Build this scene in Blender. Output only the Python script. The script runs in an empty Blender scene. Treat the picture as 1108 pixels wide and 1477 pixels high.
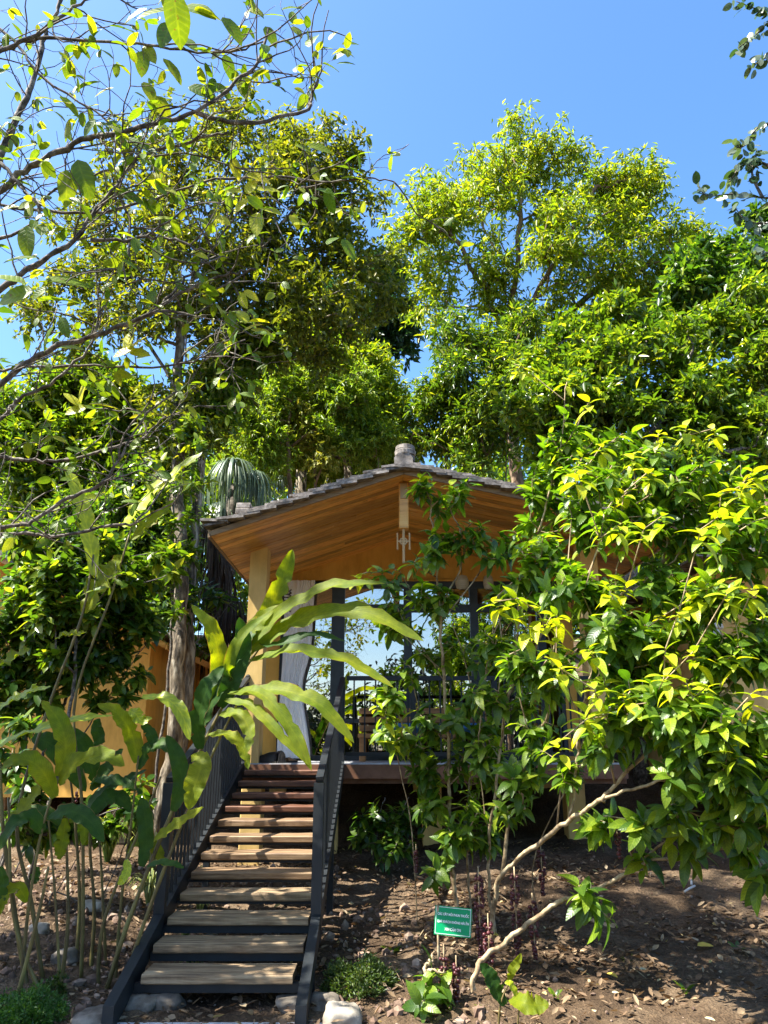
import bpy, bmesh, math, random
import numpy as np
from mathutils import Vector, noise as mnoise
R = math.radians
sc = bpy.context.scene
COL = sc.collection
rng = np.random.default_rng(7)
random.seed(7)

# ------------------------------------------------------------------ camera
F, CX, CY, PITCH, EYE = 1109.0, 554.0, 738.5, R(17.0), 1.43
cp, sp = math.cos(PITCH), math.sin(PITCH)
cam = bpy.data.cameras.new('camera'); camo = bpy.data.objects.new('camera', cam); COL.objects.link(camo)
camo.location = (0, 0, EYE); camo.rotation_euler = (R(90) + PITCH, 0, 0)
cam.sensor_fit = 'VERTICAL'; cam.sensor_height = 36.0; cam.lens = 36.0 * F / 1477.0
cam.clip_start = 0.05; cam.clip_end = 3000
sc.camera = camo

def P(px, py, d):
    """the point that lies d metres ahead on the sight line through a place in the photo"""
    u = (px - CX) / F; v = (CY - py) / F
    t = d / (cp - v * sp)
    return np.array((u * t, d, EYE + t * (sp + v * cp)))
def PS(px, py, d):
    v = (CY - py) / F
    return d / (cp - v * sp) / F          # metres per photo pixel there

# ------------------------------------------------------------------ materials
def newmat(name):
    m = bpy.data.materials.new(name); m.use_nodes = True
    nt = m.node_tree; nt.nodes.clear()
    out = nt.nodes.new('ShaderNodeOutputMaterial')
    return m, nt, out
def N(nt, t, **kw):
    n = nt.nodes.new(t)
    for k, v in kw.items():
        if k in n.inputs: n.inputs[k].default_value = v
        else: setattr(n, k, v)
    return n
def ramp(nt, src, stops):
    r = nt.nodes.new('ShaderNodeValToRGB'); e = r.color_ramp.elements
    while len(e) > 1: e.remove(e[0])
    e[0].position = stops[0][0]; e[0].color = (*stops[0][1], 1)
    for p, c in stops[1:]:
        x = e.new(p); x.color = (*c, 1)
    if src is not None: nt.links.new(src, r.inputs[0])
    return r.outputs[0]

def leaf_mat(name, stops, trans=0.45, rough=0.42, tint=(1.35, 1.25, 0.55), spec=0.5, vein=0, spots=False):
    m, nt, out = newmat(name); L = nt.links.new
    g = N(nt, 'ShaderNodeNewGeometry')
    c = ramp(nt, g.outputs['Random Per Island'], stops)
    tc = N(nt, 'ShaderNodeTexCoord')
    if vein:
        uv = N(nt, 'ShaderNodeUVMap'); sx = N(nt, 'ShaderNodeSeparateXYZ'); L(uv.outputs[0], sx.inputs[0])
        a = N(nt, 'ShaderNodeMath', operation='SUBTRACT'); L(sx.outputs[0], a.inputs[0]); a.inputs[1].default_value = .5
        ab = N(nt, 'ShaderNodeMath', operation='ABSOLUTE'); L(a.outputs[0], ab.inputs[0])
        k = N(nt, 'ShaderNodeMath', operation='MULTIPLY_ADD'); L(sx.outputs[1], k.inputs[0]); k.inputs[1].default_value = vein
        k2 = N(nt, 'ShaderNodeMath', operation='MULTIPLY'); L(ab.outputs[0], k2.inputs[0]); k2.inputs[1].default_value = -vein * .32
        L(k2.outputs[0], k.inputs[2])
        fr = N(nt, 'ShaderNodeMath', operation='FRACT'); L(k.outputs[0], fr.inputs[0])
        pk = N(nt, 'ShaderNodeMath', operation='PINGPONG'); L(fr.outputs[0], pk.inputs[0]); pk.inputs[1].default_value = .5
        vr = ramp(nt, pk.outputs[0], [(0, (1, 1, 1)), (.09, (.45, .45, .45)), (.3, (0, 0, 0))])
        mr = ramp(nt, ab.outputs[0], [(0, (1, 1, 1)), (.03, (1, 1, 1)), (.06, (0, 0, 0))])
        mx = N(nt, 'ShaderNodeMath', operation='MAXIMUM'); L(vr, mx.inputs[0]); L(mr, mx.inputs[1])
        hue = N(nt, 'ShaderNodeMix', data_type='RGBA', blend_type='MIX')
        sc_ = N(nt, 'ShaderNodeMath', operation='MULTIPLY'); L(mx.outputs[0], sc_.inputs[0]); sc_.inputs[1].default_value = .4 if vein < 20 else .22
        L(sc_.outputs[0], hue.inputs[0]); L(c, hue.inputs[6])
        br = N(nt, 'ShaderNodeMix', data_type='RGBA', blend_type='MULTIPLY'); br.inputs[0].default_value = 1
        L(c, br.inputs[6]); br.inputs[7].default_value = (2.1, 1.75, 1.6, 1); L(br.outputs[2], hue.inputs[7])
        c = hue.outputs[2]
    nz = N(nt, 'ShaderNodeTexNoise', Scale=28.0, Detail=3.0); L(tc.outputs['Object'], nz.inputs['Vector'])
    nr = ramp(nt, nz.outputs[0], [(.3, (.78, .8, .8)), (.7, (1.18, 1.12, 1.0))])
    mm = N(nt, 'ShaderNodeMix', data_type='RGBA', blend_type='MULTIPLY'); mm.inputs[0].default_value = 1
    L(c, mm.inputs[6]); L(nr, mm.inputs[7]); c = mm.outputs[2]
    if vein > 20:                                        # dry brown nibbled margins
        n3 = N(nt, 'ShaderNodeTexNoise', Scale=9.0, Detail=3.0); L(tc.outputs['Object'], n3.inputs['Vector'])
        e1 = N(nt, 'ShaderNodeMath', operation='MULTIPLY_ADD'); L(n3.outputs[0], e1.inputs[0]); e1.inputs[1].default_value = .22; L(ab.outputs[0], e1.inputs[2])
        f3 = ramp(nt, e1.outputs[0], [(.585, (0, 0, 0)), (.615, (1, 1, 1))])
        m3 = N(nt, 'ShaderNodeMix', data_type='RGBA'); L(f3, m3.inputs[0]); L(c, m3.inputs[6]); m3.inputs[7].default_value = (.24, .15, .05, 1); c = m3.outputs[2]
        n4 = N(nt, 'ShaderNodeTexNoise', Scale=3.5, Detail=2.0); L(tc.outputs['Object'], n4.inputs['Vector'])
        r4 = ramp(nt, n4.outputs[0], [(.35, (.72, .82, .9)), (.65, (1.2, 1.08, .9))]); m4 = N(nt, 'ShaderNodeMix', data_type='RGBA', blend_type='MULTIPLY'); m4.inputs[0].default_value = 1
        L(c, m4.inputs[6]); L(r4, m4.inputs[7]); c = m4.outputs[2]
    if spots:
        n2 = N(nt, 'ShaderNodeTexNoise', Scale=60.0, Detail=2.0); L(tc.outputs['Object'], n2.inputs['Vector'])
        f2 = ramp(nt, n2.outputs[0], [(.66, (0, 0, 0)), (.72, (1, 1, 1))])
        m2 = N(nt, 'ShaderNodeMix', data_type='RGBA'); L(f2, m2.inputs[0]); L(c, m2.inputs[6]); m2.inputs[7].default_value = (.16, .10, .03, 1); c = m2.outputs[2]
    b = N(nt, 'ShaderNodeBsdfPrincipled'); L(c, b.inputs['Base Color']); b.inputs['Roughness'].default_value = rough
    b.inputs['Specular IOR Level'].default_value = spec
    if vein:
        bp = N(nt, 'ShaderNodeBump', Strength=.25, Distance=.003); L(mx.outputs[0], bp.inputs['Height']); bp.invert = True
        L(bp.outputs[0], b.inputs['Normal'])
    t = N(nt, 'ShaderNodeBsdfTranslucent')
    tm = N(nt, 'ShaderNodeMix', data_type='RGBA', blend_type='MULTIPLY'); tm.inputs[0].default_value = 1
    L(c, tm.inputs[6]); tm.inputs[7].default_value = (*tint, 1); L(tm.outputs[2], t.inputs[0])
    s = N(nt, 'ShaderNodeMixShader'); s.inputs[0].default_value = trans
    L(b.outputs[0], s.inputs[1]); L(t.outputs[0], s.inputs[2]); L(s.outputs[0], out.inputs[0])
    return m

def surf(name, c1, c2, scale=6.0, rough=.7, bump=.3, dist=.01, stretch=(1, 1, 1), c3=None, detail=6.0, island=0.0, metal=0.0, spec=.4, coord='Object', lo=.35, hi=.68, stain=0):
    m, nt, out = newmat(name); L = nt.links.new
    tc = N(nt, 'ShaderNodeTexCoord'); mp = N(nt, 'ShaderNodeMapping'); mp.inputs['Scale'].default_value = stretch
    L(tc.outputs[coord], mp.inputs[0])
    vec = mp.outputs[0]
    g = N(nt, 'ShaderNodeNewGeometry')
    if island:
        ad = N(nt, 'ShaderNodeVectorMath', operation='ADD'); L(vec, ad.inputs[0])
        ml = N(nt, 'ShaderNodeMath', operation='MULTIPLY'); L(g.outputs['Random Per Island'], ml.inputs[0]); ml.inputs[1].default_value = 37.0
        L(ml.outputs[0], ad.inputs[1]); vec = ad.outputs[0]
    nz = N(nt, 'ShaderNodeTexNoise', Scale=scale, Detail=detail, Roughness=.62); L(vec, nz.inputs['Vector'])
    stops = [(lo, c1), (hi, c2)] if c3 is None else [(lo, c1), ((lo + hi) / 2, c2), (hi, c3)]
    c = ramp(nt, nz.outputs[0], stops)
    if island:
        ir = ramp(nt, g.outputs['Random Per Island'], [(0, (1 - island,) * 3), (1, (1 + island,) * 3)])
        mm = N(nt, 'ShaderNodeMix', data_type='RGBA', blend_type='MULTIPLY'); mm.inputs[0].default_value = 1
        L(c, mm.inputs[6]); L(ir, mm.inputs[7]); c = mm.outputs[2]
    if stain:                                            # weather streaks and blotches
        mp2 = N(nt, 'ShaderNodeMapping'); mp2.inputs['Scale'].default_value = (1, 1, .22); L(tc.outputs[coord], mp2.inputs[0])
        s1 = N(nt, 'ShaderNodeTexNoise', Scale=5.0, Detail=8.0, Roughness=.7); L(mp2.outputs[0], s1.inputs['Vector'])
        r1 = ramp(nt, s1.outputs[0], [(.3, (1 - stain, 1 - stain * 1.05, 1 - stain * 1.1)), (.52, (1, 1, 1)), (.75, (1 + stain * .3,) * 3)])
        m1 = N(nt, 'ShaderNodeMix', data_type='RGBA', blend_type='MULTIPLY'); m1.inputs[0].default_value = 1
        L(c, m1.inputs[6]); L(r1, m1.inputs[7]); c = m1.outputs[2]
    b = N(nt, 'ShaderNodeBsdfPrincipled'); L(c, b.inputs['Base Color']); b.inputs['Roughness'].default_value = rough
    b.inputs['Metallic'].default_value = metal; b.inputs['Specular IOR Level'].default_value = spec
    if bump:
        bp = N(nt, 'ShaderNodeBump', Strength=bump, Distance=dist); L(nz.outputs[0], bp.inputs['Height']); L(bp.outputs[0], b.inputs['Normal'])
    L(b.outputs[0], out.inputs[0])
    return m

# ------------------------------------------------------------------ objects
def tag(o, label=None, cat=None, group=None, kind=None):
    if label: o['label'] = label
    if cat: o['category'] = cat
    if group: o['group'] = group
    if kind: o['kind'] = kind
    return o
def thing(name, label, cat, loc, group=None):
    o = bpy.data.objects.new(name, None); COL.objects.link(o); o.location = Vector([float(x) for x in loc]); o.empty_display_size = .1
    return tag(o, label, cat, group)
def link(name, me, mat, parent=None, smooth=True):
    o = bpy.data.objects.new(name, me); COL.objects.link(o)
    if mat is not None: me.materials.append(mat)
    me.polygons.foreach_set('use_smooth', np.full(len(me.polygons), bool(smooth)))
    if parent is not None:
        o.parent = parent
        p = parent; off = Vector((0, 0, 0))
        while p is not None: off += p.location; p = p.parent
        o.location = -off                       # meshes are written in world metres
    return o
def mesh_np(name, V, faces_flat, sizes, uv=None):
    me = bpy.data.meshes.new(name)
    V = np.ascontiguousarray(V, np.float32); n = len(V)
    me.vertices.add(n); me.vertices.foreach_set('co', V.ravel())
    me.loops.add(len(faces_flat)); me.loops.foreach_set('vertex_index', np.ascontiguousarray(faces_flat, np.int32))
    me.polygons.add(len(sizes))
    st = np.zeros(len(sizes), np.int32); st[1:] = np.cumsum(sizes)[:-1]
    me.polygons.foreach_set('loop_start', st)
    if uv is not None:
        l = me.uv_layers.new(name='UVMap'); l.data.foreach_set('uv', np.ascontiguousarray(uv[faces_flat], np.float32).ravel())
    me.update(calc_edges=True); me.validate()
    return me

class MB:
    """gathers boxes, tubes and polygons, and writes them as one mesh"""
    def __init__(s): s.v = []; s.f = []; s.sz = []; s.n = 0
    def add(s, V, faces):
        V = np.asarray(V, float)
        for f in faces: s.f.extend([i + s.n for i in f]); s.sz.append(len(f))
        s.v.append(V); s.n += len(V)
    def quads(s, V, Q):
        s.f.extend((np.asarray(Q) + s.n).ravel().tolist()); s.sz.extend([Q.shape[1]] * len(Q)); s.v.append(np.asarray(V, float)); s.n += len(V)
    def box(s, a, b, M=None):
        x0, y0, z0 = a; x1, y1, z1 = b
        V = np.array([(x0, y0, z0), (x1, y0, z0), (x1, y1, z0), (x0, y1, z0), (x0, y0, z1), (x1, y0, z1), (x1, y1, z1), (x0, y1, z1)], float)
        if M is not None: V = M(V)
        s.add(V, [(0, 3, 2, 1), (4, 5, 6, 7), (0, 1, 5, 4), (1, 2, 6, 5), (2, 3, 7, 6), (3, 0, 4, 7)])
    def bbox(s, a, b, c=.006, jit=0):
        """box with chamfered edges"""
        bm = bmesh.new(); bmesh.ops.create_cube(bm, size=1)
        a = np.array(a, float); b = np.array(b, float)
        for v in bm.verts: v.co = Vector(tuple((a + b) / 2 + np.array(v.co) * (b - a)))
        bmesh.ops.bevel(bm, geom=bm.edges[:], offset=c, segments=1, affect='EDGES')
        bm.verts.ensure_lookup_table()
        V = np.array([v.co[:] for v in bm.verts]); Fc = [tuple(v.index for v in f.verts) for f in bm.faces]; bm.free()
        if jit: V = V + rng.normal(0, jit, V.shape)
        s.add(V, Fc)
    def bar(s, p, q, w, h, up=(0, 0, 1)):
        p = np.array(p, float); q = np.array(q, float); t = q - p; t /= np.linalg.norm(t)
        up = np.array(up, float); b = np.cross(t, up); b /= np.linalg.norm(b); n = np.cross(b, t)
        V = [e + sx * b * w / 2 + sz * n * h / 2 for e in (p, q) for sx, sz in ((-1, -1), (1, -1), (1, 1), (-1, 1))]
        s.add(V, [(0, 3, 2, 1), (4, 5, 6, 7), (0, 1, 5, 4), (1, 2, 6, 5), (2, 3, 7, 6), (3, 0, 4, 7)])
    def tube(s, pts, rad, k=6, cap=True):
        pts = np.asarray(pts, float); m = len(pts)
        rad = np.broadcast_to(np.asarray(rad, float), (m,))
        T = np.gradient(pts, axis=0); T /= np.linalg.norm(T, axis=1)[:, None] + 1e-9
        n = np.cross(T[0], (0.3, .5, 1)); n /= np.linalg.norm(n) + 1e-9
        a = np.arange(k) * 2 * math.pi / k; ca, sa = np.cos(a)[:, None], np.sin(a)[:, None]
        V = np.empty((m, k, 3))
        for i in range(m):
            n = n - T[i] * np.dot(n, T[i]); n /= np.linalg.norm(n) + 1e-9
            V[i] = pts[i] + rad[i] * (ca * n + sa * np.cross(T[i], n))
        i = np.arange(m - 1)[:, None] * k; j = np.arange(k)[None, :]; j2 = (j + 1) % k
        Q = np.stack([i + j, i + j2, i + k + j2, i + k + j], -1).reshape(-1, 4)
        o = s.n; s.quads(V.reshape(-1, 3), Q)
        if cap:
            s.f.extend([o + x for x in range(k - 1, -1, -1)]); s.sz.append(k)
            s.f.extend([o + (m - 1) * k + x for x in range(k)]); s.sz.append(k)
    def lathe(s, prof, c, k=16):
        c = np.array(c, float); a = np.arange(k) * 2 * math.pi / k
        V = np.array([[c[0] + r * math.cos(t), c[1] + r * math.sin(t), c[2] + z] for r, z in prof for t in a])
        m = len(prof); i = np.arange(m - 1)[:, None] * k; j = np.arange(k)[None, :]; j2 = (j + 1) % k
        s.quads(V, np.stack([i + j, i + j2, i + k + j2, i + k + j], -1).reshape(-1, 4))
    def prism(s, poly, y0, y1):
        """polygon in x,z pushed from depth y0 to y1"""
        n = len(poly); V = [(x, y0, z) for x, z in poly] + [(x, y1, z) for x, z in poly]
        s.add(V, [tuple(range(n)), tuple(range(2 * n - 1, n - 1, -1))] + [(i, i + n, (i + 1) % n + n, (i + 1) % n) for i in range(n)])
    def build(s, name, mat, parent=None, smooth=False):
        V = np.concatenate(s.v)
        return link(name, mesh_np(name, V, np.array(s.f), np.array(s.sz)), mat, parent, smooth)

def spline(pts, n):
    """points along a smooth curve through pts"""
    p = np.asarray(pts, float); m = len(p)
    if m == 2: t = np.linspace(0, 1, n)[:, None]; return p[0] * (1 - t) + p[1] * t
    q = np.vstack([2 * p[0] - p[1], p, 2 * p[-1] - p[-2]])
    u = np.linspace(0, m - 1 - 1e-6, n); i = u.astype(int); t = (u - i)[:, None]
    a, b, c, d = q[i], q[i + 1], q[i + 2], q[i + 3]
    return .5 * (2 * b + (c - a) * t + (2 * a - 5 * b + 4 * c - d) * t ** 2 + (3 * b - 3 * c + d - a) * t ** 3)
def unit(v): return v / (np.linalg.norm(v, axis=-1, keepdims=True) + 1e-9)

# ------------------------------------------------------------------ leaves
def tmpl(rows, wid, fold=.12, droop=.15, tip=.75, base=.5, wave=0.0, stalk=0.0):
    """leaf pattern: midrib along y (0..1), sides at +-x, z = bend"""
    V = []; U = []
    ys = np.linspace(0, 1, rows)
    for i, y in enumerate(ys):
        w = wid * .5 * (math.sin(math.pi * min(1, y ** tip)) ** base if 0 < i < rows - 1 else 0)
        yy = stalk + y * (1 - stalk)
        z = -droop * yy * yy; z2 = z + fold * w * 2 + wave * math.sin(i * 2.1)
        if w == 0: V.append((0, yy, z)); U.append((.5, y))
        else: V += [(-w, yy, z2), (0, yy, z), (w, yy, z2 - 2 * wave * math.sin(i * 2.1))]; U += [(0, y), (.5, y), (1, y)]
    Fc = []; n = len(V)
    Fc += [(0, 2, 1), (0, 3, 2)]
    for i in range(rows - 3):
        a = 1 + i * 3; Fc += [(a, a + 1, a + 4, a + 3), (a + 1, a + 2, a + 5, a + 4)]
    a = 1 + (rows - 3) * 3; Fc += [(a, a + 1, n - 1), (a + 1, a + 2, n - 1)]
    return np.array(V), Fc, np.array(U)
LF4 = (np.array([(0, 0, 0), (.5, .45, .16), (0, 1, -.1), (-.5, .45, .16)]), [(0, 1, 2), (0, 2, 3)], None)
def lf4(w, fold=.3, droop=.12):
    return (np.array([(0, 0, 0), (w / 2, .42, fold * w / 2), (0, 1, -droop), (-w / 2, .42, fold * w / 2)]), [(0, 1, 2), (0, 2, 3)], None)

def leaves_mesh(name, T, pos, dirs, nrm, length, wsc=None):
    V, Fc, U = T; n = len(pos); k = len(V)
    D = unit(dirs); B = unit(np.cross(D, nrm)); Nn = np.cross(B, D)
    L = np.asarray(length)[:, None, None]
    w = np.ones((n, 1, 1)) if wsc is None else np.asarray(wsc)[:, None, None]
    X = pos[:, None, :] + L * (V[None, :, 0:1] * w * B[:, None] + V[None, :, 1:2] * D[:, None] + V[None, :, 2:3] * Nn[:, None])
    flat = np.concatenate([np.array(f) for f in Fc]); sz = np.array([len(f) for f in Fc])
    ff = (flat[None, :] + (np.arange(n) * k)[:, None]).ravel()
    return mesh_np(name, X.reshape(-1, 3), ff, np.tile(sz, n), None if U is None else np.tile(U, (n, 1)))

# ------------------------------------------------------------------ branch skeletons
def skeleton(stems, att, bf=.35):
    """grow a branching tree from the stems to the attractor points (cheapest total path)"""
    nodes = []; par = []
    for s in stems:
        s = np.asarray(s, float)
        st = -1
        if nodes:
            A = np.array(nodes); st = int(np.argmin(((A - s[0]) ** 2).sum(1)))
        for p in s: nodes.append(p); par.append(st); st = len(nodes) - 1
    n0 = len(nodes); att = np.asarray(att, float); m = len(att)
    pl = np.zeros(n0 + m)
    for i in range(n0):
        if par[i] >= 0: pl[i] = pl[par[i]] + np.linalg.norm(nodes[i] - nodes[par[i]])
    A = np.array(nodes); best = np.full(m, np.inf); bp = np.zeros(m, int)
    for i in range(n0):
        c = np.linalg.norm(att - A[i], axis=1) + bf * pl[i]; k = c < best; best[k] = c[k]; bp[k] = i
    done = np.zeros(m, bool)
    X = np.vstack([A, np.zeros((m, 3))]); par = par + [0] * m; cnt = n0
    for _ in range(m):
        i = int(np.argmin(np.where(done, np.inf, best))); done[i] = True
        X[cnt] = att[i]; par[cnt] = int(bp[i]); pl[cnt] = pl[bp[i]] + np.linalg.norm(att[i] - X[bp[i]])
        c = np.linalg.norm(att - att[i], axis=1) + bf * pl[cnt]; k = (c < best) & ~done; best[k] = c[k]; bp[k] = cnt
        cnt += 1
    return X, np.array(par), n0
def chains(X, par):
    n = len(X); cnt = np.ones(n); ch = [[] for _ in range(n)]
    for i in range(n):
        if par[i] >= 0: ch[par[i]].append(i)
    order = sorted(range(n), key=lambda i: -i)
    for i in order:
        if par[i] >= 0: cnt[par[i]] += cnt[i]
    out = []; stack = [i for i in range(n) if par[i] < 0]
    starts = [(-1, i) for i in stack]
    while starts:
        p, i = starts.pop(); c = [] if p < 0 else [p]
        while True:
            c.append(i)
            if not ch[i]: break
            k = sorted(ch[i], key=lambda q: -cnt[q])
            for q in k[1:]: starts.append((i, q))
            i = k[0]
        out.append(c)
    return out, cnt
def branch_mesh(mb, X, par, Rt, r0, pw=.5, wig=.0, kmax=8, keep=0.0):
    cs, cnt = chains(X, par); tot = cnt.max()
    rad = r0 + (Rt - r0) * ((cnt - 1) / max(1, tot - 1)) ** pw
    for c in cs:
        if len(c) < 2: continue
        pts = X[c]; rr = rad[c].copy()
        if par[c[1]] == c[0] and len(c) > 1 and c[0] != 0: rr[0] = min(rr[0], rr[1] * 1.25)
        if rr.max() < keep: continue
        m = max(3, (len(c) - 1) * 3 + 1) if rr.max() > r0 * 2.2 else max(3, len(c))
        q = spline(pts, m)
        if wig and m > 5:
            e = rng.normal(0, wig * 2, (m, 3)); e[1:-1] = (e[:-2] + e[1:-1] + e[2:]) / 3; e[0] = e[-1] = 0; q = q + e * np.minimum(1, rr.max() / Rt + .3)
        r = np.interp(np.linspace(0, len(c) - 1, m), np.arange(len(c)), rr)
        k = 3 if rr.max() < r0 * 2.2 else (5 if rr.max() < Rt * .35 else kmax)
        mb.tube(q, r, k, cap=rr.max() > Rt * .3)
    return rad, cnt

def split(blobs, k=6, f=.46):
    """break each clump into k smaller ones, so the outline gets ragged and lets the sky through"""
    out = []
    for b in blobs:
        for _ in range(k):
            a = rng.uniform(0, 6.283); q = math.sqrt(rng.random()) * .82 * b[2]; r = b[2] * f * rng.uniform(.6, 1.25)
            out.append((b[0] + q * math.cos(a), b[1] + q * math.sin(a), r, b[3] + rng.uniform(-.8, .8) * b[2] * PS(b[0], b[1], b[3])))
    return out
def blob_points(blobs, n, shell=.45):
    """scatter n points in egg shaped clumps: (px, py, r px, depth[, depth stretch])"""
    w = np.array([b[2] ** 1.7 for b in blobs]); k = np.maximum(2, (n * w / w.sum()).astype(int)); out = []
    for b, m in zip(blobs, k):
        c = P(b[0], b[1], b[3]); r = b[2] * PS(b[0], b[1], b[3]); dy = b[4] if len(b) > 4 else 1.0
        v = unit(rng.normal(size=(m, 3))) * (rng.random((m, 1)) ** shell) * r
        v[:, 1] *= dy; v[:, 2] *= .9; out.append(c + v)
    return np.vstack(out)
def twig_leaves(X, par, sel, per, twig, ll, droop=.4, up=.7, spread=.8, ntw=3, outward=.6, jl=.5):
    """short leafy twigs at the chosen nodes -> leaf positions, directions, normals, lengths"""
    sel = np.asarray(sel); base = unit(X[sel] - X[np.maximum(par[sel], 0)])
    n = len(sel); td = unit(base[:, None, :] * outward + rng.normal(size=(n, ntw, 3)) * .7 + np.array((0, 0, .12)))
    td = td.reshape(-1, 3); o = np.repeat(X[sel], ntw, 0); q = max(1, per // ntw)
    td = np.repeat(td, q, 0); o = np.repeat(o, q, 0); m = len(o)
    u = rng.random((m, 1)); pos = o + td * u * twig + rng.normal(0, .02 * twig, (m, 3))
    pos[:, 2] -= droop * .35 * twig * u[:, 0] ** 2
    d = unit(td * .55 + rng.normal(size=(m, 3)) * spread - np.array((0, 0, droop)))
    nn = unit(np.array((0, 0, up)) + rng.normal(size=(m, 3)) * .5)
    return pos, d, nn, ll * (1 + jl * rng.uniform(-1, 1, m))

def tree(name, label, cat, stems, blobs, natt, Rt, r0, leaf, bark, group=None, T=None, bf=.35, shell=.45, wig=.01, keep=0.0, lim=None, pw=.5, sk=6, sf=.46):
    """stems are polylines (world); leaf = dict for twig_leaves + mat"""
    stems = [np.array(s, float) for s in stems]
    t = thing(name, label, cat, stems[0][0], group)
    att = blob_points(split(blobs, sk, sf) if sk else blobs, natt, shell)
    X, par, n0 = skeleton([spline(s, max(4, len(s) * 3)) for s in stems], att, bf)
    mb = MB(); branch_mesh(mb, X, par, Rt, r0, wig=wig, keep=keep, pw=pw)
    mb.build('trunk', bark, t, True)
    kw = dict(leaf); mat = kw.pop('mat'); T = kw.pop('T')
    pos, d, nn, ll = twig_leaves(X, par, np.arange(n0, len(X)), **kw)
    link('crown', leaves_mesh('crown', T, pos, d, nn, ll), mat, t)
    return t, X, par, n0
# ------------------------------------------------------------------ sky and sun
SUN_AZ, SUN_EL = R(-106), R(56)           # azimuth measured from +y (ahead) towards +x
sd = Vector((math.sin(SUN_AZ) * math.cos(SUN_EL), math.cos(SUN_AZ) * math.cos(SUN_EL), math.sin(SUN_EL)))
w = bpy.data.worlds.new('World'); sc.world = w; w.use_nodes = True
nt = w.node_tree; nt.nodes.clear()
sky = nt.nodes.new('ShaderNodeTexSky'); sky.sky_type = 'NISHITA'; sky.sun_disc = False
sky.sun_elevation = SUN_EL; sky.sun_rotation = SUN_AZ
sky.air_density = 1.0; sky.dust_density = 2.6; sky.ozone_density = 2.2; sky.altitude = 900
hs = nt.nodes.new('ShaderNodeHueSaturation'); hs.inputs['Saturation'].default_value = 1.22
bg = nt.nodes.new('ShaderNodeBackground'); bg.inputs[1].default_value = 0.112
wo = nt.nodes.new('ShaderNodeOutputWorld')
nt.links.new(sky.outputs[0], hs.inputs['Color']); nt.links.new(hs.outputs[0], bg.inputs[0]); nt.links.new(bg.outputs[0], wo.inputs[0])
sl = bpy.data.lights.new('sun', 'SUN'); sl.energy = 5.0; sl.angle = R(.5); sl.color = (1, .95, .86)
so = bpy.data.objects.new('sun', sl); COL.objects.link(so); so.rotation_euler = sd.to_track_quat('Z', 'Y').to_euler(); so.location = sd * 60
sc.view_settings.view_transform = 'Standard'; sc.view_settings.look = 'None'; sc.view_settings.gamma = 1; sc.view_settings.use_curve_mapping = False
sc.view_settings.exposure = 1.95
cy = sc.cycles
cy.max_bounces = 8; cy.diffuse_bounces = 4; cy.glossy_bounces = 3; cy.transmission_bounces = 4; cy.transparent_max_bounces = 8
cy.caustics_reflective = False; cy.caustics_refractive = False; cy.sample_clamp_indirect = 6
cy.use_denoising = True; cy.denoiser = 'OPENIMAGEDENOISE'; cy.use_adaptive_sampling = True; cy.adaptive_threshold = 0.012

# ------------------------------------------------------------------ ground
def sstep(a, b, x): t = np.clip((x - a) / (b - a), 0, 1); return t * t * (3 - 2 * t)
def gz(x, y):
    x = np.asarray(x, float); y = np.asarray(y, float)
    z = .075 * np.clip(y - 4.7, 0, 6) + .07 * sstep(6.6, 7.1, y) * sstep(.2, 1.0, x)
    z = z + .95 * sstep(9.7, 12.4, y)  # bank added under the house rear to shut out light below the floor
    z = z + .28 * np.clip(y - 13, 0, 200) * np.exp(-np.clip(y - 13, 0, 999) / 90)
    z = z + .10 * sstep(-1.7, -2.4, x) * sstep(4.6, 5.6, y) * (1 - sstep(7.5, 9, y))
    return z
def nonuni(lo, hi, step, far, g=1.25):
    a = list(np.arange(lo, hi + 1e-6, step)); s = step
    while a[-1] < far: s *= g; a.append(a[-1] + s)
    s = step
    while a[0] > -far: s *= g; a.insert(0, a[0] - s)
    return np.array(a)
def vnoise(x, y, s, seed=0):
    return np.array([mnoise.noise(Vector((a * s + seed, b * s - seed, seed * .7))) for a, b in zip(x.ravel(), y.ravel())]).reshape(x.shape)
gx = nonuni(-3.6, 3.6, .035, 400); gy = nonuni(3.6, 9.6, .035, 400)
GX, GY = np.meshgrid(gx, gy)
near = (np.abs(GX) < 6) & (GY > 2) & (GY < 14)
GZ = gz(GX, GY)
nn_ = np.zeros_like(GX); a_, b_ = GX[near], GY[near]
nn_[near] = vnoise(a_, b_, 1.1, 3) * .045 + vnoise(a_, b_, 4.3, 9) * .030 + vnoise(a_, b_, 13., 5) * .017 + vnoise(a_, b_, 31., 1) * .009
far = ~near; nn_[far] = vnoise(GX[far], GY[far], .25, 2) * .12
padm = sstep(.1, -.25, GY - 4.75) * (np.abs(GX + .95) < .75)
GZ = GZ + nn_ * (1 - padm) - padm * .03
i = np.arange(len(gy) - 1)[:, None] * len(gx); j = np.arange(len(gx) - 1)[None, :]
Q = np.stack([i + j, i + j + 1, i + len(gx) + j + 1, i + len(gx) + j], -1).reshape(-1, 4)
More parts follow.
